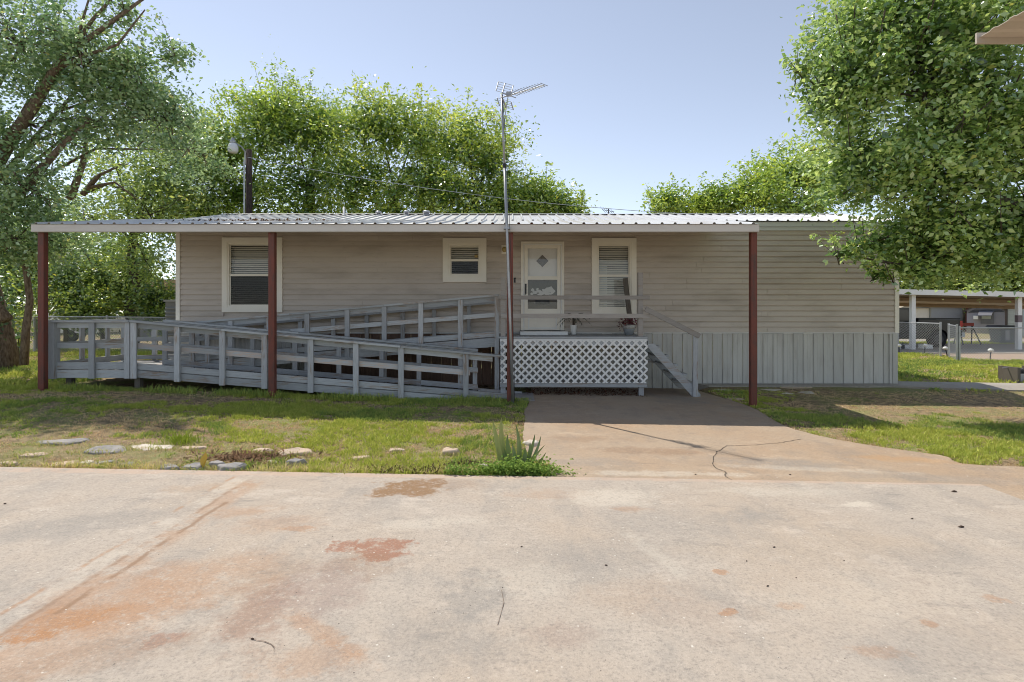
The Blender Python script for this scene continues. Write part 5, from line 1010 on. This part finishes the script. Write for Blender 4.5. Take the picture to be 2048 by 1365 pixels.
# ================================================================== TREES
def clump_points(center, radii, nclump, per, sig, shell=.55, rng=RNG):
    d = rng.normal(0, 1, (nclump, 3)); d /= np.linalg.norm(d, axis=1, keepdims=True)
    u = rng.normal(0, 1, (9, 3)); u /= np.linalg.norm(u, axis=1, keepdims=True)
    lobe = .70 + .46 * (np.clip(d @ u.T, 0, 1) ** 7).max(1, keepdims=True)           # the crown bulges in boughs, with hollows between
    r = rng.uniform(shell, 1.06, (nclump, 1)) * lobe * rng.uniform(.9, 1.12, (nclump, 1)); c = np.asarray(center) + d * np.asarray(radii) * r
    s = sig * rng.uniform(.45, 1.3, (nclump, 1)); pts = np.repeat(c, per, 0) + rng.normal(0, 1, (nclump * per, 3)) * np.repeat(s, per, 0) * np.array([1, 1, .75])
    tone = np.repeat(rng.normal(0, .38, nclump), per); return pts, c, tone
def sprigs(center, radii, n, per, length, rng=RNG, up=.6):
    out, tw = [], []
    for _ in range(n):
        d = rng.normal(0, 1, 3); d[2] = abs(d[2]) * up + .25; d /= np.linalg.norm(d); p = np.asarray(center) + d * np.asarray(radii) * .95; v = d * .6 + np.array([0, 0, .7]) + rng.normal(0, .25, 3); v /= np.linalg.norm(v); L = length * rng.uniform(.5, 1.3)
        t = rng.random(per); out.append(p + v * (t * L)[:, None] + rng.normal(0, .09, (per, 3)) * (1.3 - t[:, None])); tw.append((p - v * .3, p + v * L))
    return np.concatenate(out), tw
def grow(name, label, base, trunk, blobs, leaf, cols, mat=None, bark='bark', limbs=(), cat='tree', sprig=0, sprig_len=.9, extra=None, tr=.09, group=None, core=.0):
    """trunk: path with radii; blobs: (centre, radii, clumps, leaves per clump, clump size)"""
    t = thing(name, base, label, cat, group); B = ORG[t]
    if trunk: part('trunk', MB().tube([p for p, _ in trunk], [r for _, r in trunk], 9), M[bark], t, True)
    allp, tones, lm, cores = [], [], MB(), []; top = trunk[-1][0] if trunk else Vector(base)
    for ctr, rad, nc, per, sig in blobs:
        p, c, tone = clump_points(ctr, rad, nc, per, sig); allp.append(p); tones.append(tone)
        if core:                                             # larger leaves inside the crown, the shade of its gaps darkened into their colour
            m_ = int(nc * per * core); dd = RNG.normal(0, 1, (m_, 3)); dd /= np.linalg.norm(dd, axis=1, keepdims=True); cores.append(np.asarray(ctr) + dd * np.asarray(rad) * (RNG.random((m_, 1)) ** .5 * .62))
        root = Vector(top) if trunk else Vector(base); cc = Vector(ctr); mid = root.lerp(cc, .55) + Vector((0, 0, .15 * (cc - root).length))
        if trunk and (cc - root).length > .3: lm.tube([root, mid, cc], [tr * .55, tr * .38, tr * .18], 6)
        for k in range(0, nc, 3):
            q = Vector(c[k]); m_ = cc.lerp(q, .5) + Vector(RNG.normal(0, .12, 3)); lm.tube([cc, m_, q], [tr * .16, tr * .09, .012], 4)
        if sprig:
            sp, tw = sprigs(ctr, rad, sprig, 26, sprig_len); allp.append(sp); tones.append(RNG.normal(.15, .2, len(sp)))
            for a, b in tw: lm.tube([Vector(a), Vector(a).lerp(Vector(b), .8)], [.012, .004], 3)
    for path, r0, r1 in limbs:
        n = len(path); part('limb', MB().tube(path, [r0 + (r1 - r0) * i / (n - 1) for i in range(n)], 8), M[bark], t, True)
    if extra is not None: allp.append(extra); tones.append(RNG.normal(0, .2, len(extra)))
    if lm.v: part('twigs', lm, M[bark], t, True, kind='stuff')
    p = np.concatenate(allp); tone = np.concatenate(tones); n = len(p)
    k = p[:, 2] > .25; p, tone = p[k], tone[k]; n = len(p)
    tt = np.clip(RNG.normal(.45, .26, n) + tone, 0, 1); col = lerp3(cols[0], cols[1], tt); ye = RNG.random(n) < .03; col[ye] = col[ye] * .4 + np.array(cols[2]) * .6
    L = leaf[0] * RNG.uniform(.55, 1.35, n)
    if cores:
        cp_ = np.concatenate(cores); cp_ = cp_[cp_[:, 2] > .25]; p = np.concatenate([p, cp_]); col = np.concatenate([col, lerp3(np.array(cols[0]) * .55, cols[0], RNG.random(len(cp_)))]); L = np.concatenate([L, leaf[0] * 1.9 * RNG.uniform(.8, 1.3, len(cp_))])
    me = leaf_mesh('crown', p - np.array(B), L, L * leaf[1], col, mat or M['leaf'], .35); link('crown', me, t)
    return t
def B_(px, py, Y, rx, ry, rd, nc, per, sig): c = P(px, py, Y); s = Y / F; return (c, (rx * s, rd, ry * s), nc, per, sig)
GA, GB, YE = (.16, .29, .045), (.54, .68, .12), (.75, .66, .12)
DA, DB = (.13, .24, .09), (.2, .3, .08)
def ground_at(px, Y): x = (px - 1024) * Y / F; return Vector((x, Y, gz(x, Y)))
def trunk_to(b, top, r, wob=.25):
    top = Vector(top); pts = []
    for i in range(6):
        s = i / 5; pts.append((b.lerp(top, s) + Vector((random.uniform(-wob, wob), random.uniform(-wob, wob), 0)) * (math.sin(s * 3.1) * .6) - Vector((0, 0, .15 if i == 0 else 0)), r * (1.25 - .6 * s)))
    return pts
# trees behind the roof
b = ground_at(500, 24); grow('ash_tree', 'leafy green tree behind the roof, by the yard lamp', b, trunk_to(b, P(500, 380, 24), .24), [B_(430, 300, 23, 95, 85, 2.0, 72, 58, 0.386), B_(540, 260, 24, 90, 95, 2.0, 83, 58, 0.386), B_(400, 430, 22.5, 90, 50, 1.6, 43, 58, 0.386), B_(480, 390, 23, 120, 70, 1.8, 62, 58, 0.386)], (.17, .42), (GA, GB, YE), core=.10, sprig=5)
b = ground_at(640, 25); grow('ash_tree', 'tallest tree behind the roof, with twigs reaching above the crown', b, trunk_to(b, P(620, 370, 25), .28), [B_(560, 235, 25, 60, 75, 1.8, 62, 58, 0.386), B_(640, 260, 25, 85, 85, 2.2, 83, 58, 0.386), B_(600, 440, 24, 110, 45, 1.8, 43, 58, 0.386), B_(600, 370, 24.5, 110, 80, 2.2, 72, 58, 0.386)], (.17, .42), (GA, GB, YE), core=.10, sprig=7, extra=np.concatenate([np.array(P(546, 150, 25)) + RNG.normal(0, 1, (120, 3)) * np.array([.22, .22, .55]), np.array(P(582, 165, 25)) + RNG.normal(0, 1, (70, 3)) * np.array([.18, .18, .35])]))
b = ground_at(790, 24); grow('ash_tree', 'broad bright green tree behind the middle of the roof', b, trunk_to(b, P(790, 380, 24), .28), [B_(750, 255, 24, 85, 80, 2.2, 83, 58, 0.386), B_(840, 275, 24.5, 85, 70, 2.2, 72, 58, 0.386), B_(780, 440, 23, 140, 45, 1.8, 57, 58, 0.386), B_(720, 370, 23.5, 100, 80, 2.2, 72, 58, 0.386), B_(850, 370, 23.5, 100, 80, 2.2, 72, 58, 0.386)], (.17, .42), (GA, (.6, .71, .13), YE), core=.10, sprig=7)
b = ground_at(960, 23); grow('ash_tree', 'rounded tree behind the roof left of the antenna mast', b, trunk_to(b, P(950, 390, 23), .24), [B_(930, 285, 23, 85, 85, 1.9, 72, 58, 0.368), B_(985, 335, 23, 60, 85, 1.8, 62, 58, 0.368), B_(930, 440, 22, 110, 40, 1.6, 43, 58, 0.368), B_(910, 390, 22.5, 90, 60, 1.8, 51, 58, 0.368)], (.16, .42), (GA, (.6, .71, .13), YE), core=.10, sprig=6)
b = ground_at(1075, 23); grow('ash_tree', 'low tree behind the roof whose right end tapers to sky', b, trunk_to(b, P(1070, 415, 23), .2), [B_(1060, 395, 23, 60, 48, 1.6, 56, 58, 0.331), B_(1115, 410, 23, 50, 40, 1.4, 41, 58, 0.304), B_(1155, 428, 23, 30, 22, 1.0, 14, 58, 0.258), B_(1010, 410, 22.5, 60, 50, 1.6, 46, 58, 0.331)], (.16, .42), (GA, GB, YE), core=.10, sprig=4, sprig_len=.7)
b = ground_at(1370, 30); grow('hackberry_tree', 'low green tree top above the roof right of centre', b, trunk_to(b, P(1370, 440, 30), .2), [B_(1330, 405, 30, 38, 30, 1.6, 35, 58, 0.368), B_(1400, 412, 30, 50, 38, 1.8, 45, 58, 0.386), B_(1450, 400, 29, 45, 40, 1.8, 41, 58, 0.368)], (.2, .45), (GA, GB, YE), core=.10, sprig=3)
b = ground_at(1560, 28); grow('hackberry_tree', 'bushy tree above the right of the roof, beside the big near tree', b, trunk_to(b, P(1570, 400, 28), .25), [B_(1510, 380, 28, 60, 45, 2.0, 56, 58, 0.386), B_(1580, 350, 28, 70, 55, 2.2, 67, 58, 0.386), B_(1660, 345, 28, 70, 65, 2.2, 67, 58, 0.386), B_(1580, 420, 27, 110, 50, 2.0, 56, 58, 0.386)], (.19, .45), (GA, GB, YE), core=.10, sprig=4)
# big near tree at the right, its trunk beyond the edge of the picture
b = Vector((11.6, 9.3, gz(11.6, 9.3))); tr4 = [(b - Vector((0, 0, .1)), .3), (b + Vector((-.1, 0, .8)), .25), (b + Vector((-.5, .1, 1.8)), .21), (Vector((10.6, 9.4, 2.9)), .18)]
bl = [B_(1700, 160, 9.3, 85, 150, 1.1, 84, 56, 0.202), B_(1720, 330, 9.3, 75, 110, 1.1, 66, 56, 0.192), B_(1850, 120, 9.3, 120, 160, 1.5, 128, 56, 0.213), B_(1860, 330, 9.2, 120, 140, 1.5, 123, 56, 0.202), B_(1990, 230, 9.2, 120, 200, 1.6, 145, 56, 0.213), B_(1880, 470, 9.4, 110, 85, 1.1, 84, 56, 0.182), B_(2000, 480, 9.4, 100, 95, 1.2, 89, 56, 0.192), B_(2100, 380, 9.2, 110, 200, 1.5, 84, 50, 0.213), B_(1800, 20, 9.3, 150, 110, 1.4, 84, 56, 0.213), B_(2000, 20, 9.3, 150, 110, 1.5, 78, 56, 0.213), B_(1745, 485, 9.6, 55, 26, .4, 10, 47, 0.132), B_(1690, 505, 9.7, 30, 12, .3, 5, 47, 0.091), B_(1760, 545, 9.6, 32, 14, .3, 5, 42, 0.091), B_(1640, 170, 9.3, 30, 90, .5, 14, 47, 0.152), B_(1605, 140, 9.4, 16, 12, .2, 2, 42, 0.091), B_(1835, 535, 9.4, 45, 38, .7, 18, 50, 0.162)]
lb4 = [([Vector((10.6, 9.4, 2.9)), P(1990, 400, 9.3), P(1880, 250, 9.3), P(1790, 90, 9.3)], .14, .03), ([P(2050, 430, 9.3), P(1930, 360, 9.2), P(1800, 330, 9.3), P(1700, 300, 9.3)], .08, .015), ([P(2040, 450, 9.3), P(1900, 500, 9.4), P(1800, 530, 9.5), P(1700, 512, 9.7)], .06, .008), ([Vector((10.6, 9.4, 2.9)), P(2080, 200, 9.3), P(2040, -60, 9.3)], .13, .04), ([P(1935, 320, 9.3), P(1985, 215, 8.6), P(1975, 260, 8.4)], .012, .006)]
grow('pear_tree', 'large glossy leaved tree reaching in from the upper right', b, tr4, bl, (.095, .56), ((.16, .29, .065), (.56, .72, .23), (.7, .66, .18)), bark='bark', limbs=lb4, tr=.07, core=.06, sprig=3, sprig_len=.45)
# leaning ivy clad tree at the left
b = ground_at(35, 13.2); b.x = -12.2; b.z = gz(b.x, b.y)
tr1 = [(b - Vector((0, 0, .1)), .34), (b + Vector((-.1, 0, .8)), .28), (P(-30, 560, 13.0), .24), (P(-75, 440, 12.5), .22)]
lim = [([P(-75, 440, 12.5), P(-20, 350, 12.2), P(25, 275, 12.0), P(70, 210, 11.8), P(105, 148, 11.6), P(140, 105, 11.5), P(200, 60, 11.4), P(295, -8, 11.3)], .16, .025), ([P(105, 148, 11.6), P(150, 92, 11.5), P(185, 40, 11.4), P(240, -20, 11.3)], .06, .02), ([P(110, 140, 11.6), P(170, 112, 11.5), P(235, 90, 11.4), P(290, 20, 11.2)], .05, .012), ([P(120, 130, 11.6), P(160, 60, 11.5), P(180, -10, 11.4)], .045, .015), ([P(-40, 480, 12.4), P(30, 400, 12.2), P(85, 335, 12.0), P(130, 285, 12.0), P(180, 240, 12.0)], .13, .03), ([P(15, 640, 12.8), P(-20, 600, 12.8), P(-60, 540, 12.8)], .12, .1),
       ([P(165, 390, 15), P(200, 350, 15), P(235, 335, 15)], .07, .015), ([P(180, 375, 15), P(230, 365, 15), P(275, 400, 15)], .05, .012), ([P(140, 400, 14), P(165, 330, 14), P(180, 240, 14)], .1, .03), ([P(48, 730, 13), P(52, 660, 13), P(60, 600, 12.9), P(52, 540, 12.8), P(30, 480, 12.7)], .09, .05)]
bl = [B_(40, 90, 12, 120, 110, 1.4, 150, 40, .24), B_(170, 120, 11.8, 110, 80, 1.2, 110, 38, .22), B_(270, 170, 12.2, 90, 75, 1.0, 100, 38, .21), B_(330, 235, 12.6, 80, 65, 1.0, 75, 38, .21), B_(60, 250, 12.2, 110, 80, 1.2, 70, 38, .22), B_(200, 240, 12.6, 110, 70, 1.1, 85, 38, .22), B_(70, 380, 12, 85, 75, .9, 75, 40, .2), B_(30, 480, 12, 80, 60, .9, 70, 40, .2), B_(120, 480, 13, 70, 60, .9, 45, 38, .2), B_(-90, 300, 11.5, 110, 220, 1.4, 120, 36, .25), B_(380, 300, 14.5, 60, 60, 1.0, 40, 38, .22), B_(250, 30, 11.6, 40, 30, .5, 18, 30, .14), B_(350, 110, 12.2, 28, 30, .4, 14, 34, .14)]
grow('leaning_tree', 'old leaning tree with crooked bare limbs at the upper left', b, tr1, bl, (.10, .55), (DA, (.42, .57, .26), (.66, .6, .18)), bark='bark2', limbs=lim, sprig=2, sprig_len=.5, tr=.08)
n = 1500; u = RNG.random(n); ip = np.array([[*(Vector(tr1[1][0]).lerp(Vector(tr1[3][0]), x))] for x in u]) + RNG.normal(0, .26, (n, 3)); ip[:, 2] = np.abs(ip[:, 2])
ivy = link('trunk_ivy', leaf_mesh('trunk_ivy', ip, .1, .075, lerp3((.04, .09, .035), (.1, .18, .06), RNG.random(n)), M['leaf'], .5)); tag(ivy, 'dark ivy wrapped round the trunk of the leaning tree', 'ivy', kind='stuff')
# trees and shrubs filling the left side
b = ground_at(265, 21); grow('elm_tree', 'light open crowned tree behind the left end of the awning', b, trunk_to(b, P(265, 480, 21), .2), [B_(230, 330, 20, 90, 80, 1.6, 46, 36, .4), B_(330, 340, 21, 85, 80, 1.8, 60, 38, .4), B_(300, 430, 20, 100, 70, 1.6, 60, 38, .4), B_(190, 440, 20, 80, 60, 1.5, 40, 36, .38), B_(370, 410, 22, 80, 80, 1.8, 80, 44, .42), B_(400, 300, 22.5, 70, 70, 1.8, 70, 44, .42), B_(330, 280, 22, 60, 50, 1.5, 45, 40, .4), B_(290, 400, 21.5, 110, 60, 1.5, 70, 42, .42), B_(290, 520, 20.5, 80, 45, 1.3, 40, 38, .36)], (.15, .45), ((.18, .3, .07), (.54, .66, .17), YE), sprig=2, limbs=[([P(165, 388, 20), P(190, 355, 20), P(240, 330, 20)], .08, .02), ([P(165, 388, 20), P(215, 368, 20), P(262, 385, 20), P(275, 410, 20)], .07, .02)])
sh = [(130, 560, 20.5, 55, 70, 'dense round shrub just right of the first red post'), (205, 560, 21.5, 55, 75, 'tall green shrub in the middle of the side yard'), (265, 545, 22, 45, 60, 'loose shrub in front of the tan roof'), (310, 600, 20.5, 45, 45, 'low dark shrub near the cooling unit'), (165, 610, 20, 60, 35, 'low spreading shrub behind the fence'), (20, 560, 22, 60, 90, 'big dark shrub behind the leaning trunk'), (-40, 610, 17, 60, 60, 'shrub at the far left edge of the side yard'), (75, 500, 23, 60, 70, 'leafy shrub behind the first red post')]
for i, (px, py, Y, rx, ry, lab) in enumerate(sh):
    b = ground_at(px, Y); grow('yard_shrub', lab + (''), b, trunk_to(b, P(px, py + 10, Y), .07, .1), [B_(px, py, Y, rx, ry, .9, 60, 36, .3), B_(px + 10, min(py + 45, 640), Y, rx * .9, ry * .6, .8, 34, 36, .28)], (.13, .5), ((.1, .19, .04), (.42, .53, .1), YE), cat='shrub', tr=.05, core=.1, group='shrubs behind the ramp')
b = ground_at(130, 15.5); b = gp(35, 728); grow('sapling', 'thin young sapling with yellow green leaves left of the first red post', b, trunk_to(b, P(38, 690, b.y), .03, .02), [B_(25, 690, b.y, 26, 28, .25, 22, 30, .09), B_(30, 650, b.y, 22, 22, .2, 12, 26, .09)], (.07, .55), ((.16, .24, .04), (.42, .46, .07), YE), cat='sapling', tr=.02)
# far trees: behind the neighbours and the far left
far = [(1760, 520, 52, 70, 70, 'far tree behind the house corner'), (1840, 515, 55, 70, 75, 'far tree above the carport left half'), (1930, 520, 50, 75, 70, 'far bright tree above the carport middle'), (2020, 520, 54, 70, 75, 'far tree above the carport right end'), (2110, 510, 52, 80, 80, 'far tree at the right edge behind the sided shed'), (-60, 480, 40, 120, 120, 'far tree at the left edge behind the leaning trunk'), (90, 500, 44, 100, 110, 'far tree behind the first red post'), (230, 520, 46, 90, 90, 'far tree behind the tan roofed house')]
for px, py, Y, rx, ry, lab in far:
    b = ground_at(px, Y); grow('background_tree', lab, b, trunk_to(b, P(px, py + 20, Y), .3), [B_(px, py, Y, rx, ry, 3.0, 95, 36, .8), B_(px + 10, py + 55, Y, rx, 40, 2.6, 40, 34, .8)], (.34, .55), ((.16, .27, .06), (.44, .55, .12), YE), core=.1, group='trees far behind the yard')
